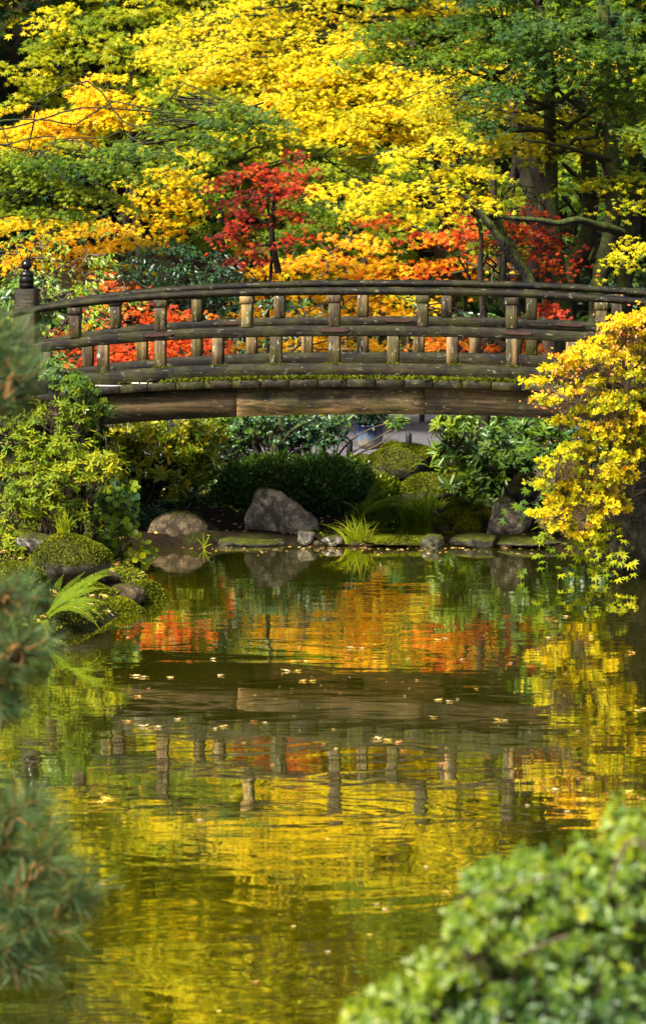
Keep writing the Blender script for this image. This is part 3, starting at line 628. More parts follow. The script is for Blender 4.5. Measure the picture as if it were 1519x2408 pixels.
T.append(tree('orange_maple', 'glowing orange gold maple directly behind the top rail at the centre', 'tree', 740, 43.1, [
    (855, 560, 65, 30, 42.2, .703), (760, 605, 100, 28, 42.2, .693), (650, 625, 70, 26, 42.2, .678), (870, 620, 90, 30, 42.0, .693), (700, 670, 120, 30, 41.8, .688), (880, 680, 100, 28, 41.8, .678), (610, 730, 70, 34, 41.6, .69), (800, 735, 110, 30, 41.6, .683), (930, 735, 70, 26, 41.8, .675), (700, 790, 100, 26, 41.4, .678), (860, 800, 90, 22, 41.4, .678), (620, 800, 60, 22, 41.6, .688), (1010, 720, 60, 16, 42.0, .66)],
    r0=.06, bark='stem', tj=.03, dens=1.15, limb=.016, leaf=.068))
T.append(tree('red_maple', 'spreading scarlet and rust maple between the dark trunks right of centre', 'tree', 1085, 42.4, [
    (985, 555, 95, 30, 42.2, 0.835), (1080, 545, 90, 30, 42.1, 0.875), (1210, 540, 100, 24, 38.0, 0.900), (1330, 560, 85, 18, 38.0, 0.895), (980, 620, 90, 26, 42.2, 0.795), (1150, 600, 70, 26, 42.1, 0.850), (1300, 612, 85, 10, 38.0, 0.890), (1060, 620, 70, 26, 42.2, 0.815), (1220, 575, 80, 16, 38.0, 0.905), (1270, 500, 60, 12, 38.0, 0.895), (930, 510, 60, 20, 42.4, 0.895), (1130, 500, 80, 18, 42.2, 0.875), (1050, 650, 60, 14, 42.2, 0.775)],
    paths=[([(1070, 700, 42.2), (1066, 650, 42.2), (1036, 594, 42.1), (1006, 549, 42.1), (951, 521, 42.1)], .05, .018)], r0=.05, tj=.06, leaf=.056, dens=.65, bark='mossy_bark', limb=.016))
T.append(tree('laceleaf_maple', 'low mounded orange red maple seen through the left railings', 'tree', 390, 39.8, [
    (400, 735, 80, 26, 39.4, .85), (300, 790, 110, 37.8, 39.3, .87), (440, 790, 90, 37.8, 39.3, .855), (210, 830, 90, 37.8, 39.2, .88), (380, 850, 130, 26, 39.2, .87), (240, 655, 60, 22, 39.8, .82), (300, 690, 60, 24, 39.8, .83), (500, 830, 50, 26, 39.4, .84), (160, 780, 50, 30, 39.2, .89)],
    r0=.05, leaf=.06, tj=.03, dens=1.15, droop=.9, limb=.014))
T.append(tree('laceleaf_maple', 'low rust orange maple showing under the right end of the middle rail', 'tree', 1120, 38.6, [
    (1050, 790, 80, 24, 38, .82), (1150, 800, 70, 24, 38, .86), (1210, 755, 30, 16, 37.8, .91), (1292, 715, 26, 14, 37.4, .92), (1000, 765, 50, 20, 38.2, .70), (1240, 805, 40, 14, 38, .80)], r0=.035, leaf=.065, dens=.8, limb=.012))
T.append(tree('japanese_maple', 'sunlit golden maple band at the far left, highest on the slope', 'tree', 262, 45, [
    (250, 225, 75, 34, 43.8, .655), (160, 265, 110, 30, 43.8, .665), (60, 300, 80, 30, 43.8, .655), (280, 265, 40, 22, 43.8, .645), (20, 330, 60, 22, 43.8, .64), (110, 320, 80, 22, 43.8, .65)], r0=.06, tj=.022, dens=2.6, leaf=.075))
T.append(tree('japanese_maple', 'slender golden yellow maple with leaning trunk left of the crimson one', 'tree', 312, 42, [
    (428, 345, 42, 30, 41.6, .615), (425, 400, 48, 26, 41.6, .62), (330, 400, 60, 20, 41.7, .61), (400, 455, 80, 20, 41.5, .625), (400, 520, 60, 30, 41.6, .64), (330, 480, 50, 24, 41.6, .62), (200, 535, 110, 28, 41.4, .675), (300, 560, 70, 28, 41.2, .685), (90, 570, 90, 26, 41.4, .67), (200, 590, 100, 20, 41.2, .69), (30, 520, 60, 26, 41.6, .66), (150, 500, 90, 22, 41.4, .655), (60, 610, 70, 24, 40.8, .70), (260, 610, 60, 20, 41, .69), (440, 470, 40, 24, 41.4, .62), (390, 420, 60, 26, 41.5, .61)],
    paths=[([(310, 600, 41.7), (303, 560, 41.7), (290, 505, 41.7), (265, 445, 41.8)], .06, .035)], r0=.05, dens=1.0, limb=.018))
T.append(tree('green_maple', 'grey green maple with dark branches at the left, in front of the golden ones', 'tree', -120, 41, [
    (200, 380, 160, 34, 40, .30), (60, 420, 110, 40, 40, .36), (320, 350, 120, 24, 40.2, .28), (440, 310, 90, 24, 40.2, .30), (90, 490, 120, 28, 40, .39), (220, 450, 90, 24, 40.2, .40), (560, 250, 80, 26, 40.4, .32), (520, 290, 80, 22, 40.4, .30), (640, 270, 60, 16, 40.4, .28), (0, 370, 80, 24, 40, .42), (180, 340, 60, 14, 40, .46)],
    paths=[([(-60, 520, 40.3), (30, 475, 40.3), (100, 455, 40.3), (170, 440, 40.3)], .03, .014), ([(-60, 400, 40.5), (110, 375, 40.5), (300, 345, 40.5), (430, 300, 40.5), (540, 265, 40.5), (620, 240, 40.5)], .035, .012), ([(-20, 445, 40.3), (20, 425, 40.3), (60, 395, 40.3)], .022, .012)], r0=.06, limb=.013, top=P(-60, 300, 41)))
T.append(tree('green_maple', 'olive green maple high on the left slope above the golden band', 'tree', 330, 50, [
    (200, 110, 150, 45, 48, .46), (370, 120, 130, 45, 48, .46), (250, 30, 150, 34, 48.5, .45), (450, 210, 110, 40, 47.5, .43), (120, 180, 110, 28, 48, .47), (60, 220, 60, 18, 48, .47), (360, 190, 100, 30, 48, .41), (420, 20, 100, 40, 48.5, .47), (120, 90, 50, 26, 48, .45), (150, 20, 50, 22, 48.5, .50), (300, -60, 200, 50, 49, .47), (180, -110, 160, 60, 49, .5), (420, 270, 80, 30, 47, .36), (30, 150, 50, 14, 48, .46), (90, 50, 50, 12, 48, .60, .4)], limb=.02, r0=.12, leaf=.08))
T.append(tree('green_maple', 'mid green maple directly behind the crimson one', 'tree', 500, 46, [
    (510, 350, 90, 40, 45, .35), (480, 430, 70, 44, 45, .33), (500, 520, 70, 44, 45, .34), (640, 320, 120, 34, 45.2, .40), (780, 360, 110, 34, 45, .42), (560, 400, 80, 40, 45.4, .34), (420, 560, 60, 30, 45, .36)], r0=.10, leaf=.09))
T.append(tree('green_maple', 'leafy green tree behind the orange gold maple', 'tree', 800, 48.5, [
    (720, 470, 90, 36, 47.5, .34), (820, 500, 90, 34, 47.2, .35), (740, 530, 80, 34, 47.0, .33), (900, 400, 90, 34, 47.8, .40), (880, 470, 70, 28, 47.4, .37), (650, 580, 70, 34, 47.4, .32), (950, 500, 60, 28, 47.6, .36), (1000, 380, 80, 30, 48.0, .42), (1110, 320, 80, 30, 48.0, .42), (760, 400, 60, 24, 48.0, .44)], r0=.09))
T.append(tree('green_maple', 'dim green tree behind the dark trunks at the right', 'tree', 1440, 46, [
    (1450, 640, 60, 40, 44, .28), (1200, 440, 80, 30, 44.5, .38), (1330, 440, 80, 40, 45, .30), (1300, 640, 90, 40, 44.5, .22), (1170, 680, 80, 30, 44, .30), (1460, 480, 60, 60, 45, .26), (1350, 520, 80, 40, 45.5, .22), (1200, 560, 90, 50, 45.5, .30), (1100, 620, 60, 50, 44.6, .36), (1440, 780, 60, 40, 43.5, .26), (1330, 760, 80, 30, 44, .24), (1150, 370, 90, 40, 45, .40), (1400, 360, 80, 40, 45, .34)], r0=.1, dens=.8, leaf=.085))
T.append(tree('camellia', 'dark glossy leaved evergreen shrub behind the left half of the top rail', 'shrub', 440, 40.8, [
    (430, 590, 90, 30, 40.2, .09), (500, 625, 70, 37.6, 40.2, .07), (330, 610, 70, 32, 40.2, .10), (430, 650, 110, 37.6, 40.1, .08), (520, 690, 50, 37.6, 40.2, .08), (500, 740, 60, 40, 40.2, .07), (300, 650, 50, 26, 40.4, .12), (560, 760, 60, 30, 40.2, .06), (570, 830, 90, 22, 40.0, .10)],
    mat='glossy', proto=OVAL, leaf=.06, dens=1.0, r0=.03, tier=None, L=.3, face=.4, bark='dark_stem', limb=.010))
T.append(tree('pieris', 'light green narrow leaved shrub around the bronze topped post', 'shrub', 60, 36.4, [
    (60, 590, 90, 34, 35.6, .34), (170, 620, 90, 34, 35.6, .36), (100, 680, 110, 34, 35.5, .36), (230, 690, 70, 30, 35.5, .37), (160, 740, 110, 34, 35.4, .34), (30, 640, 50, 30, 35.2, .36), (30, 740, 60, 40, 35, .34), (80, 560, 60, 16, 35.8, .37), (230, 600, 50, 18, 35.8, .34), (330, 700, 50, 16, 35.4, .32), (80, 800, 90, 40, 35, .30)],
    mat='glossy', proto=LONG, leaf=.075, dens=.9, r0=.03, tier=None, L=.26, face=.3, bark='stem', limb=.010))
T.append(tree('evergreen_shrub', 'dim green shrub seen between the rails left of the centre posts', 'shrub', 630, 39.4, [
    (600, 790, 60, 30, 39, .12), (700, 760, 60, 26, 39.4, .10), (640, 700, 50, 30, 39.4, .12), (980, 770, 60, 30, 40.5, .26), (930, 690, 40, 20, 40.6, .3), (1100, 740, 80, 34, 41, .2)], mat='glossy', proto=OVAL, leaf=.07, dens=.7, r0=.03, tier=None, L=.28, bark='dark_stem', limb=.010))

# hillside wood: individual trees closing the view
hill = [(-300, 58, .10, 9), (-60, 54, .06, 10), (150, 60, .40, 13), (330, 55, .43, 10), (520, 58, .40, 12), (700, 54, .44, 10), (900, 60, .43, 13), (1080, 55, .42, 11), (1250, 59, .30, 12), (1420, 54, .30, 10), (1620, 58, .25, 11), (1820, 60, .3, 10)]
hl = ['dark evergreen', 'dense dark tree', 'pale olive tree', 'olive tree', 'mid green tree', 'yellow green tree', 'soft green tree', 'lime green tree', 'deep green tree', 'bluish green tree', 'dull green tree', 'plain green tree']
for (px, Y, t, hgt), nm in zip(hill, hl):
    pads = []; g = ground_z(P(px, 700, Y)[0], Y)
    for i in range(22):
        z = g+.3+hgt*rng.uniform(.0, 1.0); x = px+rng.normal()*110; yy = Y-rng.uniform(.2, 2.5)
        py = 318-(z-CAM_H)*F_PX/yy
        pads.append((x, py, rng.uniform(110, 190), rng.uniform(60, 110), yy, t+rng.normal()*.03+.08*(z > 7)))
    T.append(tree('woodland_tree', nm+' on the slope behind, '+('at the far left' if px < 0 else 'at the right edge' if px > 1500 else 'left of centre' if px < 600 else 'near the centre' if px < 1000 else 'right of centre'), 'tree', px, Y, pads, leaf=.15, dens=.9, r0=.2, L=.9, tier=.5, group='trees on the wooded slope', limb=.06))

# ------------------------------------------------------------------ shrubs under and beside the bridge
def shrub(name, label, base, Y, pads, proto, leaf, mat, nstem=14, whorl=8, ntip=90, stem='dark_stem', tj=.05, cat='shrub', up=.6, bend=.15, sr=.012, tips=None, gz=None, face=.4):
    """stems from one base ending in whorls of leaves"""
    bx = P(base, 1200, Y)[0]; gz = ground_z(bx, Y) if gz is None else gz
    root = empty(name, (bx, Y, gz), label, cat); st = MB(); cr = MB()
    tipsP, tipsT, tipsD = [], [], []
    for p in pads:
        c = P(p[0], p[1], p[4]); R = A([S(p[2], p[4]), max(.2, min(.6, S(p[2], p[4])*.6)), S(p[3], p[4])]); n = int(ntip*(p[6] if len(p) > 6 else 1))
        q = ball(n, .4)*(1+.22*np.abs(rn(n)))[:, None]*(1+.25*np.sin(rn(1, 3)*3+ball(n, .4)*5)); tipsP.append(c+q*R); tipsT.append(np.full(n, p[5])+rn(n)*tj); tipsD.append(q)
    TP = np.concatenate(tipsP); TT = np.concatenate(tipsT); TD = np.concatenate(tipsD)
    b0 = A([bx, Y, gz-.03]); anchors = []
    idx = rng.choice(len(TP), min(nstem, len(TP)), replace=False)
    for i in idx:
        b = b0+A([rng.normal()*.10, rng.normal()*.08, 0]); e = TP[i]+A([0, .05, -.08]); m = b+(e-b)*.5+A([(e[0]-b[0])*-.15, 0, abs(e[2]-b[2])*.12])+rn(3)*.05
        q, r = smooth_path([b, b+(m-b)*.5+rn(3)*.03, m, m+(e-m)*.5+rn(3)*.04, e], np.linspace(sr*1.5, sr*.5, 5), 3); st.tube(q, r, 5, cap=False); anchors.append(q[5:])
    AN = np.concatenate(anchors)
    for i in range(len(TP)):
        a = AN[np.argmin(np.linalg.norm(AN-TP[i]+A([0, 0, .15]), axis=1))]; m = (a+TP[i])/2+rn(3)*.03-A([0, 0, .03])
        st.tube([a, m, TP[i]], [sr*.45, sr*.3, sr*.2], 3, cap=False)
    n = len(TP); ax = norm(A([0, -.25, up])+TD*.6+rn(n, 3)*.25)
    ref = norm(rn(n, 3)); u = norm(np.cross(ax, ref)); v = np.cross(ax, u)
    ang = (np.arange(whorl)[None]*2.4+ru(0, 6, n)[:, None]); el = ru(.2, .95, n, whorl)
    rad = np.cos(ang)[..., None]*u[:, None]+np.sin(ang)[..., None]*v[:, None]
    d = rad*np.cos(el)[..., None]+ax[:, None]*np.sin(el)[..., None]-A([0, 0, bend])
    nn = ax[:, None]*1.0-rad*.5+A([0, -face, .1])+rn(n, whorl, 3)*.2
    pos = TP[:, None]-ax[:, None]*(np.arange(whorl)/whorl)[None, :, None]*leaf*.7+rn(n, whorl, 3)*leaf*.06
    place(cr, proto, pos.reshape(-1, 3), d.reshape(-1, 3), nn.reshape(-1, 3), leaf*ru(.65, 1.15, n*whorl), (TT[:, None]+rn(n, whorl)*tj*.6).ravel())
    st.build('stems', M[stem], root); cr.build('foliage', M[mat], root); fix(root); return root

for r_ in T: fix(r_)
shrub('rhododendron', 'open green rhododendron with yellowing leaves under the left half of the bridge', 350, 35.0, [(300, 1035, 80, 50, 34.9, .46), (420, 1030, 100, 50, 35, .46), (370, 1120, 120, 60, 34.9, .45, .8), (460, 1080, 60, 60, 35, .38), (480, 1010, 40, 30, 35, .40, .5), (330, 1160, 70, 30, 35, .5, .35), (400, 1190, 80, 40, 35, .25, .4)],
      LONG, .115, 'glossy', nstem=34, whorl=9, ntip=75, tj=.055, sr=.016, bend=-.1)
shrub('rhododendron', 'dark green rhododendron under the right half of the bridge', 1215, 35.2, [(1080, 1060, 70, 50, 35.2, .26), (1180, 1050, 100, 60, 35.0, .23), (1120, 1130, 70, 45, 35.0, .26), (1260, 1020, 70, 40, 35.0, .26), (1230, 1110, 80, 50, 35.1, .21), (1070, 1000, 60, 24, 35, .32, .6), (1300, 1090, 60, 60, 35.0, .22), (1150, 1180, 60, 26, 34.8, .28, .6)],
      LONG, .12, 'glossy', nstem=26, whorl=8, ntip=52, tj=.05, sr=.016, bend=.1)
shrub('rhododendron', 'sparse twiggy rhododendron in front of the blue and white pot', 740, 37.2, [(720, 1015, 60, 30, 37, .14, .5), (800, 990, 30, 12, 37, .22, .2), (930, 990, 24, 10, 37, .3, .15), (770, 1020, 30, 24, 37, .14, .25)],
      LONG, .13, 'glossy', nstem=12, whorl=7, ntip=40, tj=.05, sr=.011, stem='stem', bend=.35)
shrub('small_evergreen_tree', 'little mossy trunked evergreen with dark tufted foliage above the clipped bush', 655, 35.6, [(740, 1000, 60, 26, 35.5, .08), (690, 1030, 50, 22, 35.5, .08), (600, 1000, 60, 22, 35.6, .20), (560, 1030, 40, 26, 35.8, .24), (640, 985, 60, 14, 35.6, .12)], OVAL, .045, 'glossy', nstem=14, whorl=9, ntip=80, sr=.012, cat='tree')
def trunk_px(name, pts, ra, rb, mat, parent):
    mb = MB(); q, r = smooth_path([P(*s) for s in pts], np.linspace(ra, rb, len(pts)), 5); mb.tube(q, r, 9); o = mb.build(name, M[mat], parent, smooth=True); o.location = [-v for v in parent.location]; return o
se = [o for o in bpy.data.objects if o.name == 'small_evergreen_tree'][0]
trunk_px('trunk', [(655, 1110, 35.5), (648, 1070, 35.5), (660, 1030, 35.5), (662, 990, 35.5), (670, 950, 35.5)], .075, .045, 'mossy_bark', se)
trunk_px('trunk', [(612, 1110, 35.6), (606, 1060, 35.6), (600, 1020, 35.6), (585, 985, 35.7)], .04, .02, 'bark', se)
trunk_px('limb', [(660, 1050, 35.5), (690, 1010, 35.4), (740, 985, 35.4)], .03, .012, 'mossy_bark', se)

def clipped(name, label, pads, leaf=.028, n=9000, Y0=35):
    cs = A([P(p[0], p[1], p[4]) for p in pads]); bx, by = cs[:, 0].mean(), cs[:, 1].mean(); gz = ground_z(bx, by)
    root = empty(name, (bx, by, gz), label, 'shrub'); cr = MB(); st = MB()
    for p, c in zip(pads, cs):
        R = A([S(p[2], p[4]), S(p[2], p[4])*.7, S(p[3], p[4])]); k = int(n*(p[6] if len(p) > 6 else 1)); q = norm(rn(k, 3)); q[:, 1] = -np.abs(q[:, 1])*np.sign(ru(-.2, 1, k))
        lump = 1+.11*np.sin(q[:, 0]*8+p[0])*np.sin(q[:, 2]*7)+.07*np.sin(q[:, 0]*21+q[:, 2]*17)
        pos = c+q*R*(lump*(ru(.74, 1.04, k)+.10*np.abs(rn(k))*(ru(0, 1, k) < .2)))[:, None]
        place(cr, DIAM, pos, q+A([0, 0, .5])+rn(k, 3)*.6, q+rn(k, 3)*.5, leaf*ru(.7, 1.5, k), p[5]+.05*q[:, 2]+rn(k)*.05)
        for _ in range(16):
            b = A([c[0]+rng.normal()*.12, c[1]+.1, gz]); e = c+ball(1)[0]*R*.85; st.tube(curve(b, e, 5, .15), np.linspace(.016, .006, 5), 5, cap=False)
    st.build('stems', M['dark_stem'], root); cr.build('foliage', M['glossy'], root); fix(root)
clipped('clipped_bush', 'dense rounded dark green bush behind the tall grey boulder', [(770, 1150, 100, 80, 34.8, .17, 1.3), (640, 1130, 110, 62, 35, .20, 1.2), (560, 1180, 62, 75, 34.9, .15, .8), (830, 1130, 46, 52, 35, .30, .5), (680, 1200, 110, 55, 34.9, .12, .8)], .036)
clipped('mounded_groundcover_bush', 'low feathery yellow green bush spilling beside the inlet', [(890, 1165, 50, 50, 35, .34, .6), (870, 1215, 40, 30, 34.5, .30, .4)], .035)

# left bank planting
shrub('azalea', 'light green leafy shrub with reddish twigs on the left bank', 125, 30.6, [(60, 1080, 70, 60, 30.4, .385), (150, 1060, 90, 50, 30.4, .385), (210, 1110, 70, 40, 30.2, .42, .7), (40, 1190, 60, 60, 30, .385), (110, 1150, 80, 50, 30.2, .385), (180, 960, 60, 40, 30.6, .36, .6), (60, 980, 80, 50, 30.6, .40, .8), (170, 1220, 60, 40, 30.3, .36, .6), (250, 1080, 40, 30, 30.2, .44, .3), (20, 1280, 40, 40, 29.6, .40, .6), (190, 905, 40, 26, 30.6, .30, .4)],
      LONG, .070, 'maple', nstem=30, whorl=7, ntip=105, stem='stem', tj=.04, bend=.45, sr=.010)
shrub('salal', 'plant with round pale green leaves hanging at the left pond corner', 235, 31.2, [(260, 1180, 50, 40, 30.8, .30), (290, 1240, 50, 40, 30.8, .34), (240, 1270, 40, 40, 30.8, .30), (320, 1300, 28, 26, 30.7, .40, .5), (170, 1210, 40, 36, 30.9, .26), (290, 1150, 36, 18, 30.8, .32, .4)], ROUND, .085, 'glossy', nstem=18, whorl=4, ntip=36, tj=.05, sr=.007, bend=.3, stem='stem')
shrub('boxleaf_shrub', 'small grey green leaved spray in front of the left end of the deck', 120, 31, [(165, 900, 50, 34, 30.8, .26), (195, 935, 30, 26, 30.7, .28), (240, 960, 26, 22, 30.9, .26, .7), (130, 870, 40, 30, 30.9, .28, .8), (210, 985, 30, 16, 30.9, .3, .5)], OVAL, .05, 'glossy', nstem=14, whorl=7, ntip=60, tj=.04, sr=.009, stem='dark_stem')
shrub('dark_shrub', 'shadowy green shrub under the left end of the bridge', 170, 33.2, [(150, 1130, 130, 90, 33.2, .12), (60, 1000, 120, 90, 33.4, .14), (180, 1020, 70, 50, 33.4, .18), (240, 1200, 80, 50, 33.4, .12)], OVAL, .075, 'glossy', nstem=20, whorl=8, ntip=120, tj=.05, sr=.012)
shrub('ground_shrub', 'low dark leafy undergrowth behind the brown rounded boulder', 470, 34.7, [(380, 1215, 70, 26, 34.4, .16), (500, 1215, 60, 26, 34.6, .14), (320, 1215, 50, 30, 34.2, .18), (440, 1190, 70, 26, 34.9, .2)], OVAL, .06, 'glossy', nstem=16, whorl=8, ntip=70, tj=.06, sr=.007)
shrub('backdrop_laurel', 'dark laurel bank in the shade beyond the left rhododendron', 420, 36.8, [(330, 1080, 130, 90, 36.8, .12), (500, 1060, 120, 80, 36.9, .16), (430, 1160, 150, 60, 36.2, .12), (540, 1000, 90, 40, 38, .26)], OVAL, .09, 'glossy', nstem=24, whorl=9, ntip=130, tj=.05, sr=.012)
shrub('backdrop_laurel', 'dark laurel bank in the shade beyond the right rhododendron', 1300, 36.6, [(1200, 1060, 110, 70, 36.6, .16), (1330, 1060, 120, 90, 36.4, .14), (1250, 1140, 130, 60, 35.8, .12), (1440, 1060, 80, 100, 35.6, .12), (1420, 900, 90, 80, 35.6, .15), (1180, 990, 100, 20, 39.5, .28, .5)], OVAL, .09, 'glossy', nstem=24, whorl=9, ntip=120, tj=.05, sr=.012)
shrub('low_hedge', 'low green planting behind the bridge across the path', 760, 45.4, [(330, 720, 150, 60, 45.6, .12), (560, 720, 120, 60, 45.6, .16), (800, 740, 140, 60, 45.8, .22), (1050, 720, 120, 60, 45.8, .2), (1300, 700, 140, 70, 45.8, .10), (1480, 740, 90, 70, 45.6, .12), (100, 740, 130, 80, 45.6, .2), (200, 900, 200, 60, 45.2, .2), (480, 900, 160, 60, 45.2, .22), (740, 900, 160, 60, 45.2, .25), (1000, 880, 160, 60, 45.2, .25), (1250, 880, 160, 70, 45.2, .2), (1480, 860, 120, 90, 45.2, .2), (640, 970, 160, 30, 45, .30), (1150, 960, 160, 26, 45, .34), (900, 960, 130, 26, 45.1, .2)], OVAL, .12, 'glossy', nstem=40, whorl=9, ntip=200, tj=.06, sr=.012)

# right: the yellow azalea in front of the bridge and the maple sprays below it
azp = []
for (x0, y0, x1, y1, t_) in ((1570, 735, 1440, 775, .62), (1570, 770, 1335, 838, .60), (1570, 820, 1300, 865, .575), (1570, 845, 1255, 895, .54), (1570, 880, 1290, 935, .55), (1570, 920, 1330, 985, .53), (1570, 985, 1420, 1010, .61), (1570, 1010, 1340, 1045, .50),
                             (1520, 1035, 1290, 1085, .50), (1500, 1070, 1275, 1135, .52), (1480, 1110, 1310, 1165, .56), (1470, 1130, 1275, 1205, .54), (1450, 1165, 1300, 1235, .55), (1460, 1190, 1365, 1245, .57), (1480, 950, 1400, 960, .5)):
    for u_ in np.linspace(.08, 1, 6):
        x_ = x0+(x1-x0)*u_; y_ = y0+(y1-y0)*u_**1.6-14*math.sin(u_*3.1)+rng.normal()*5
        azp.append((x_, y_, 34, 11+6*(1-u_), 30.0+.25*(1-u_)+rng.normal()*.15, t_+rng.normal()*.02+(.015 if u_ > .8 else 0)))
shrub('yellow_azalea', 'azalea turned yellow with pink tips, in front of the right end of the bridge', 1640, 30.8, azp,
    proto_oval(.27, .03, .05), .042, 'maple', nstem=46, whorl=6, ntip=34, stem='stem', tj=.05, bend=.1, sr=.009, up=.5, face=.5)
az = [o for o in bpy.data.objects if o.name == 'yellow_azalea'][0]
# pink leaf tips at the outer upper edge
pk = MB()
for c_, w_, k in (((1290, 935), (50, 16), 50), ((1500, 775), (60, 20), 90), ((1330, 875), (50, 16), 40), ((1440, 830), (60, 24), 50), ((1400, 960), (90, 60), 40)):
    q = A([P(c_[0]+rng.normal()*w_[0]*.6, c_[1]+rng.normal()*w_[1], 29.85+rng.normal()*.12) for _ in range(k)])
    place(pk, OVAL, q, rn(k, 3)+A([0, -.3, .2]), A([0, -1., .8])+rn(k, 3)*.4, .035*ru(.7, 1.2, k), .5+rn(k)*.2)
PINK = leaf_mat('pink_leaf', .5, .3, .3, [(0, (.72, .16, .06)), (.5, (.80, .30, .08)), (1, (.85, .45, .06))])
o_ = pk.build('pink_leaves', PINK, az); o_.location = [-v for v in az.location]
t_ = tree('green_maple', 'fresh green star shaped maple leaves drooping to the water beneath the yellow azalea', 'tree', 1540, 31.2, [
    (1330, 1225, 60, 24, 30.3, .42), (1400, 1250, 60, 26, 30.2, .41), (1340, 1270, 60, 22, 30.2, .42), (1290, 1100, 40, 22, 30.6, .27), (1260, 1050, 40, 18, 30.8, .22), (1420, 1290, 40, 14, 30.1, .40, .7), (1290, 1150, 40, 20, 30.6, .25, .7), (1340, 1160, 50, 20, 30.6, .36, .5)],
    leaf=.075, dens=1.0, r0=.03, limb=.012, droop=.5, per=14, L=.35, bark='dark_stem'); fix(t_)

# the foreground shrub, out of focus at the bottom right
shrub('foreground_shrub', 'out of focus light green shrub filling the bottom right corner', 1400, 8.4, [
    (1490, 1960, 60, 50, 8.5, .35), (1420, 2040, 90, 50, 8.5, .33), (1270, 2060, 70, 36, 8.4, .33), (1160, 2080, 60, 34, 8.4, .31), (1480, 2130, 100, 80, 8.3, .30), (1330, 2160, 110, 60, 8.3, .31), (1200, 2180, 80, 50, 8.3, .33), (1100, 2170, 40, 30, 8.2, .35, .5), (1100, 2270, 80, 50, 8.3, .35), (1010, 2290, 50, 30, 8.2, .37, .6), (1400, 2280, 160, 90, 8.2, .28, 1.3), (1220, 2290, 110, 70, 8.2, .27), (1020, 2370, 70, 44, 8.2, .31), (920, 2370, 50, 36, 8.2, .35, .6), (850, 2415, 50, 24, 8.1, .37, .4), (1150, 2400, 150, 60, 8.1, .20, 1.2), (1420, 2420, 200, 90, 8.0, .19, 1.2)],
    proto_oval(.20, .05, .1), .031, 'sheen', nstem=60, whorl=8, ntip=150, stem='stem', tj=.045, bend=.05, sr=.005, up=.7)
fs = [o for o in bpy.data.objects if o.name == 'foreground_shrub'][0]
trunk_px('twig', [(1080, 2112, 8.05), (1160, 2100, 8.05), (1250, 2070, 8.05), (1330, 2060, 8.1)], .002, .0035, 'stem', fs)
trunk_px('twig', [(1430, 2100, 8.05), (1450, 2040, 8.05), (1490, 1975, 8.05), (1560, 2030, 8.05)], .005, .006, 'stem', fs)
trunk_px('twig', [(1190, 2260, 7.95), (1260, 2230, 7.95), (1340, 2200, 7.95)], .002, .004, 'stem', fs)

# the pine at the left, close to the camera
def pine():
    bx, Y = -1.95, 12.2; gz = ground_z(bx, Y)
    root = empty('pine_tree', (bx, Y, gz), 'blue green pine reaching in from the left edge close to the camera', 'tree')
    tr = MB(); q, r = smooth_path([(bx, Y, gz-.1), (bx-.05, Y, 2), (bx+.02, Y+.05, 3), (bx, Y, 4.2), (bx-.1, Y, 5.2)], [.09, .08, .065, .05, .03], 4); tr.tube(q, r, 10)
    nd = MB(); sh = MB()
    clumps = [(20, 790, 50, 40, 8.2), (50, 870, 50, 50, 8.1), (20, 930, 50, 40, 8.2), (-20, 860, 60, 90, 8.2), (30, 1400, 60, 70, 7.9), (60, 1500, 60, 50, 7.8), (20, 1560, 60, 60, 7.9), (-30, 1450, 70, 90, 8),
              (60, 1900, 60, 70, 7.6), (20, 1980, 70, 80, 7.6), (120, 2010, 60, 60, 7.5), (60, 2080, 90, 60, 7.5), (180, 2085, 50, 50, 7.45), (100, 2150, 90, 50, 7.5), (10, 2200, 60, 60, 7.5), (60, 2260, 60, 30, 7.5), (-20, 2080, 80, 120, 7.6), (20, 1650, 30, 14, 7.9)]
    for (px, py, rx, ry, Yc) in clumps:
        Yc += 4.0
        c = P(px, py, Yc); R = A([S(rx, Yc), .12, S(ry, Yc)]); m = A([bx, Y, c[2]-.15]); lp = curve(m, c+A([-.03, 0, -.02]), 6, .06, .02); tr.tube(lp, np.linspace(.022, .008, 6), 6)
        n = 17; q = ball(n, .5)*(1+.3*np.abs(rn(n)))[:, None]
        for k in range(n):
            tip = c+q[k]*R; ax = norm(A([.35, -.15, .55])+q[k]*.8+rn(3)*.2); L = ru(.10, .16, 1)[0]; a = tip-ax*L
            sh.tube([lp[-1], (lp[-1]+a)/2+rn(3)*.012, a, tip], [.007, .006, .005, .003], 4, cap=False)
            w = 44; u = ru(.1, 1, w)[:, None]; rad = norm(np.cross(ax, rn(w, 3)))
            d = rad*.65+ax*.9+rn(w, 3)*.08; place(nd, NEEDLE, a+(tip-a)*u, d, rn(w, 3), ru(.08, .13, w), .5+rn(w)*.2)
    tr.build('trunk', M['bark'], root, smooth=True); sh.build('shoots', M['pine_stem'], root); nd.build('needles', M['needle'], root); fix(root)
pine()

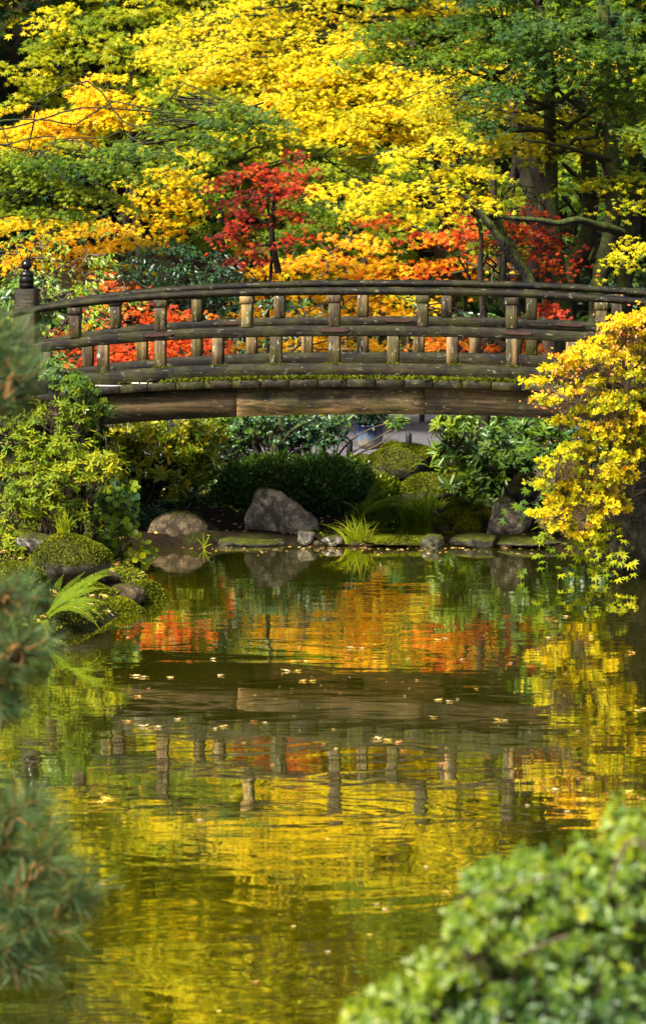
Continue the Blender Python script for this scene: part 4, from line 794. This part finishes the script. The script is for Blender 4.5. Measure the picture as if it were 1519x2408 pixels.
# ------------------------------------------------------------------ ferns, grass tufts
def fern(label, base, Y, fronds, tint, z=None, name='fern'):
    b = P(base[0], base[1], Y); root = empty(name, b, label, 'fern'); fr = None
    for (tx, ty, dY, sag) in fronds:
        e = P(tx, ty, Y+dY); mb = MB(); k = 26; t = np.linspace(0, 1, k); L = np.linalg.norm(e-b)
        p = b+(e-b)*t[:, None]; p[:, 2] += sag*L*4*t*(1-t); mb.tube(p, np.linspace(.005, .0015, k), 4, tint=.45, cap=False)
        d = norm(np.gradient(p, axis=0)); side = norm(np.cross(d, A([0, -.55, .85])))
        tt = np.linspace(.1, .98, 50); pos = A([np.interp(tt, t, p[:, i]) for i in range(3)]).T; dd = A([np.interp(tt, t, d[:, i]) for i in range(3)]).T; ss = A([np.interp(tt, t, side[:, i]) for i in range(3)]).T
        ln = L*.10*np.sin(np.clip(tt*1.05, 0, 1)*math.pi*.88+.25)**.8*(1-tt*.35)
        for sg in (-1, 1): place(mb, proto_oval(.10, .02, .05), pos, ss*sg+dd*.35+rn(50, 3)*.05, A([0, -.4, 1.])+rn(50, 3)*.12, np.maximum(ln, .01), tint+rn(50)*.02)
        o = mb.build('frond', M['maple'], root); o.location = [-v for v in root.location]
    return root
fern('large bright green fern with long fronds on the left bank above the water', (98, 1470), 27.0, [(68, 1300, .3, .05), (100, 1330, .4, .06), (285, 1332, .2, .10), (262, 1352, 0, .13), (252, 1385, -.2, .14), (245, 1458, -.5, .22), (250, 1420, -.3, .16), (200, 1345, .4, .06), (80, 1400, .2, .12), (200, 1375, .2, .16), (235, 1480, -.6, .22), (40, 1400, .1, .15), (60, 1350, .4, .1), (112, 1505, -.5, .18), (150, 1350, .5, .05), (170, 1400, -.3, .12)], .34)
fern('dim fern arching over the inlet from the feathery bush', (850, 1215), 34.2, [(960, 1185, -.2, .2), (1000, 1215, -.3, .2), (940, 1150, .2, .2), (900, 1120, .3, .1), (990, 1190, -.1, .2), (800, 1180, 0, .15)], .33)
fern('small fern below the twiggy rhododendron, on the long mossy boulder', (1010, 1100), 36.6, [(985, 1085, -.2, .2), (1050, 1080, 0, .2), (1060, 1120, -.2, .2), (1030, 1060, .1, .1), (960, 1105, -.2, .2)], .25)
fern('pale fern under the right rhododendron', (1090, 1060), 38.6, [(1130, 1020, 0, .1), (1170, 1035, 0, .2), (1150, 1005, .1, .1), (1060, 1030, 0, .2)], .38)
fern('small fern growing at the foot of the brown boulder', (480, 1290), 32.5, [(478, 1255, 0, .05), (492, 1262, 0, .1), (464, 1268, 0, .1), (498, 1280, -.05, .1)], .36)
def tuft(label, px, py, Y, rx, h, n, tint, name='grass_tuft'):
    b = P(px, py, Y); root = MB(); a = S(rx, Y); H = S(h, Y)
    for _ in range(n):
        x = rng.normal()*a*.25; dx = rng.normal()*a*.6+x*.8; dy = rng.normal()*a*.5; hh = H*rng.uniform(.5, 1.05); w = .007
        t = np.linspace(0, 1, 6); p = np.stack([b[0]+x+dx*t**1.8, b[1]+dy*t**1.5, b[2]-.02+hh*(t-.25*t**3*abs(dx)/max(a, .01))], -1)
        ww = w*(1-t**2*.95); V = np.stack([p-A([1, 0, 0])*ww[:, None], p+A([1, 0, 0])*ww[:, None]], 1).reshape(-1, 3)
        root.add(V, [[2*i, 2*i+1, 2*i+3, 2*i+2] for i in range(5)], tint+rng.normal()*.05)
    tag(root.build(name, M['maple'], at=b), label, 'grass')
tuft('bright green grass tuft at the water edge right of the tall boulder', 838, 1275, 32.7, 60, 75, 90, .40)
tuft('taller sedge clump behind the inlet', 975, 1225, 34.8, 70, 70, 160, .33)
tuft('sedge clump left of the inlet under the fern', 920, 1215, 34.9, 50, 60, 90, .31)
tuft('grass clump against the mossy mound', 1010, 1195, 35.0, 60, 50, 90, .36)
tuft('thin grass clump on the bank left of the bridge shrub', 150, 1250, 29.8, 30, 60, 40, .42)

# ------------------------------------------------------------------ pot, bollards, fence
def pot():
    c = P(868, 1060, 39.6); gz = ground_z(c[0], 39.6)+.03; root = empty('glazed_pot', (c[0], 39.6, gz), 'wide blue and white glazed pot beside the gravel path under the bridge', 'pot')
    m, nt, bs, out = new_mat('drip_glaze'); tc = nt.nodes.new('ShaderNodeTexCoord'); sp = nt.nodes.new('ShaderNodeSeparateXYZ'); nt.links.new(tc.outputs['Object'], sp.inputs[0])
    nz = noise(nt, 14, 3, .6, stretch=(1, 1, .12)); ad = N(nt, 'ShaderNodeMath', operation='MULTIPLY_ADD'); nt.links.new(nz, ad.inputs[0]); ad.inputs[1].default_value = .30; nt.links.new(sp.outputs['Z'], ad.inputs[2])
    cc = ramp(nt, ad.outputs[0], [(.20, (.28, .24, .16)), (.29, (.10, .15, .24)), (.38, (.010, .018, .06))]); nt.links.new(cc, bs.inputs['Base Color']); bs.inputs['Roughness'].default_value = .25
    mb = MB(); mb.lathe((0, 0, 0), [(0, 0), (.13, 0), (.155, .05), (.18, .16), (.192, .27), (.20, .28), (.20, .30), (.18, .30), (.175, .22), (0, .22)], 28); mb.build('pot_body', m, root, smooth=True)
    mb = MB(); k = 500; q = ball(k, .4)*A([.24, .2, .24])+A([0, 0, .48]); place(mb, LONG, q, q-A([0, 0, .3])+rn(k, 3)*.1, A([0, -.5, 1.])+rn(k, 3)*.4, .11*ru(.7, 1.2, k), .06+rn(k)*.03); mb.build('dark_plant', M['glossy'], root)
    mb = MB(); mb.tube([(0, 0, .2), (.01, 0, .4), (0, .02, .6)], [.02, .015, .01], 6); mb.build('plant_stem', M['dark_stem'], root)
pot()
def bollard(px, yb, yt, Y, label):
    b = P(px, yb, Y); t = P(px, yt, Y); h = t[2]-b[2]; mb = MB(); mb.lathe((0, 0, -.15), [(0, 0), (.038, 0), (.036, h+.13), (.030, h+.145), (0, h+.15)], 12); tag(mb.build('path_post', M['black'], at=b, smooth=False), label, 'post', 'short black posts along the path'); bpy.context.view_layer.objects
for (x, yb, yt, Y, l) in ((961, 1068, 1018, 38.4, 'short black post at the near edge of the path right of the pot'), (992, 1012, 965, 43.0, 'black post on the far side of the path below the beam'), (822, 1095, 1035, 37.6, 'black post left of the pot behind the clipped bush')): 
    b = P(x, yb, Y); t = P(x, yt, Y); h = t[2]-b[2]; mb = MB(); mb.lathe((b[0], b[1], b[2]-.15), [(0, 0), (.040, 0), (.037, h+.13), (.030, h+.145), (0, h+.15)], 12)
    tag(mb.build('path_post', M['black'], at=b), l, 'post', 'short black posts along the path')
def fence():
    Y = 44.6; x0, x1 = P(560, 800, Y)[0], P(1330, 800, Y)[0]; root = empty('bamboo_fence', ((x0+x1)/2, Y, ground_z(0, Y)), 'low open bamboo fence behind the bridge across the path', 'fence'); gz = ground_z(0, Y)
    zt = P(800, 770, Y)[2]
    cx = (x0+x1)/2
    for h in (.35, .75, 1.0):
        mb = MB(); mb.tube([(x0-cx, -.02, (zt-gz)*h), (x1-cx, -.02, (zt-gz)*h)], .022, 8); mb.build('rail', M['bamboo'], root)
    for i, x in enumerate(np.arange(x0, x1, .22)):
        mb = MB(); mb.tube([(x-cx, .02, 0), (x-cx, .02, (zt-gz)*(1.03+.06*(i % 2)))], .020, 7); mb.build('picket', M['bamboo'], root)
    for x in np.arange(x0, x1, 1.5): mb = MB(); mb.tube([(x-cx, .07, 0), (x-cx, .07, (zt-gz)*1.15)], .05, 9); mb.build('post', M['dark_stem'], root)
fence()
mb = MB(); b = P(1293, 830, 40.5); g = ground_z(b[0], 40.5); t = P(1293, 735, 40.5); mb.tube([(b[0], 40.5, g), (t[0], 40.5, t[2])], .10, 14); tag(mb.build('cut_log_post', M['stem'], at=(b[0], 40.5, g)), 'pale round wooden post behind the right hand railings', 'post')

# ------------------------------------------------------------------ fallen leaves
LEAFM = leaf_mat('fallen_leaf', .45, .1, .4, [(0, (.75, .55, .30)), (.4, (.85, .60, .10)), (.7, (.70, .30, .08)), (1, (.40, .14, .06))])
protos = []
for k in range(6):
    mb = MB(); V, F = MAPLE; V = V.copy(); V[:, 0] -= .2; V[:, 2] = .10*(V[:, 0]**2+V[:, 1]**2)*(1+.5*k/6)+.10*rng.normal(size=len(V))*.6+.05; V[:, 2] = np.abs(V[:, 2]); mb.add(V, F, [.1, .4, .25, .6, .0, .85][k])
    mb.tube([(-.25, 0, .03), (-.6, .1, .06), (-.85, .3, .12)], [.02, .015, .012], 4, cap=False); me_o = mb.build('floating_leaf', LEAFM); protos.append(me_o.data); bpy.data.objects.remove(me_o)
spots = [(690, 1556, 3), (720, 1556, 2), (672, 1578, 3), (700, 1578, 2), (712, 1602, 3), (735, 1602, 2), (318, 1590, 3), (338, 1593, 3), (400, 1594, 2), (520, 1589, 2), (350, 1620, 1), (325, 1638, 2), (300, 1697, 2), (338, 1708, 4), (370, 1711, 3), (418, 1692, 2), (525, 1709, 3), (598, 1697, 3), (622, 1700, 1), (505, 1714, 1), (885, 1738, 4), (912, 1742, 4), (938, 1746, 3), (950, 1767, 2), (1030, 1647, 3), (1058, 1650, 3), (1018, 1687, 2), (1170, 1694, 3), (1188, 1695, 2), (785, 1715, 1), (790, 1762, 1), (1075, 1645, 1),
         (1040, 1797, 2), (1365, 1831, 3), (1385, 1832, 1), (1305, 1858, 2), (1375, 1880, 2), (1335, 1910, 2), (1240, 1895, 1), (640, 1800, 1), (575, 1748, 1), (240, 1888, 5), (250, 1880, 3), (470, 1930, 2), (545, 1875, 1), (1050, 2100, 4), (885, 2128, 1), (905, 2140, 1), (1030, 1505, 3), (1048, 1502, 2), (825, 1524, 3), (850, 1525, 2), (960, 1550, 2), (1085, 1552, 2), (1290, 1455, 3), (1310, 1460, 2), (1330, 1450, 2), (1485, 1535, 3), (1500, 1672, 3), (1515, 1668, 3), (1510, 1880, 3), (1480, 1862, 2), (1180, 2080, 1), (1120, 2130, 1), (770, 1975, 1), (870, 2200, 1), (770, 2240, 1), (880, 2360, 2), (600, 2310, 1), (515, 2380, 1), (1000, 2040, 1), (690, 2180, 1), (1150, 1780, 1), (1120, 1620, 1), (980, 1600, 1), (800, 1630, 1), (1330, 1585, 1), (1200, 1560, 1), (1420, 1600, 1), (445, 1555, 2), (500, 1550, 2), (300, 1500, 1), (1290, 1500, 2), (1390, 1498, 2), (760, 1750, 1), (1360, 1720, 1)]
def floating_leaf(px, py, big):
    p = W(px, py, .004); k = rng.integers(6); o = bpy.data.objects.new('floating_leaf', protos[k]); COL.objects.link(o)
    o.location = p; o.rotation_euler = (rng.normal()*.06, rng.normal()*.06, rng.uniform(0, 6.28)); s = (.012, .028, .044, .055, .062, .075)[big]*rng.uniform(.9, 1.15); o.scale = (s, s, s)
    tag(o, 'fallen maple leaf floating flat on the dark pond', 'leaf', 'fallen leaves floating on the pond')
for s_ in spots: floating_leaf(*s_)
for _ in range(50):
    floating_leaf(rng.uniform(560, 1380), rng.choice([rng.uniform(1440, 1740), rng.uniform(1570, 1660)]), 0)
def litter(name, label, regions, n):
    mb = MB()
    for (x0, x1, y0, y1, k) in regions:
        x = ru(x0, x1, k); y = ru(y0, y1, k); z = height(x, y); ok = z > .01; x, y, z = x[ok], y[ok], z[ok]; k = len(x)
        place(mb, MAPLE5, np.stack([x, y, z+.012], -1), rn(k, 3)*A([1, 1, .15]), A([0, -.1, 1.])+rn(k, 3)*.25, .045*ru(.6, 1.2, k), np.abs(rn(k))*.45)
    o = mb.build(name, LEAFM); o['kind'] = 'stuff'; tag(o, label)
litter('leaf_litter', 'scattered fallen leaves on the banks', [(-3, 3, 32.6, 36, 420), (-3.2, -1.4, 26.5, 31, 350), (-4, 4, 36, 46, 1400), (-6, 8, 46, 54, 900)], 0)
mb = MB()                                                          # a thin raft of leaves along the far waterline
k = 120; x = ru(-1.5, 2.4, k); y = 32.62-np.abs(rn(k))*.30*(.3+np.abs(np.sin(x*2.3))*np.abs(np.sin(x*7)))-.05*np.sin(x*7)
ok = height(x, y) < .0; k = ok.sum(); place(mb, MAPLE5, np.stack([x[ok], y[ok], np.full(k, .006)], -1), rn(k, 3)*A([1, 1, .05]), A([0, 0, 1.])+rn(k, 3)*.12, .03*ru(.5, 1.2, k), np.abs(rn(k))*.4)
o = mb.build('shore_leaves', LEAFM); o['kind'] = 'stuff'; tag(o, 'fallen leaves gathered along the far water line')
mb = MB()                                                          # moss and small greenery over the left bank
k = 26000; x = ru(-4.4, -1.35, k); y = ru(26, 31.5, k); z = height(x, y); ok = z > .02; x, y, z = x[ok], y[ok], z[ok]; k = len(x)
place(mb, DIAM, np.stack([x, y, z-.003], -1), A([0, 0, .7])+rn(k, 3)*.6, A([0, -1., .4])+rn(k, 3)*.5, ru(.012, .03, k), .42+rn(k)*.05+.04*np.sin(x*5)*np.sin(y*4))
k = 30000; x = ru(-3.4, 3.6, k); y = ru(32.6, 38.4, k); z = height(x, y); ok = (z > .02) & ((x < .2) | (x > 1.8) | (y > 35.4)) & (np.sin(x*3.1+1)*np.sin(y*2.7+x) > np.where(y < 35, .45, -.1)); x, y, z = x[ok], y[ok], z[ok]; k = len(x)
place(mb, DIAM, np.stack([x, y, z-.003], -1), A([0, 0, .7])+rn(k, 3)*.6, A([0, -1., .4])+rn(k, 3)*.5, ru(.015, .045, k), .30+rn(k)*.08)
o = mb.build('moss_cover', M['moss']); o['kind'] = 'stuff'; tag(o, 'green moss and low cover over the banks')
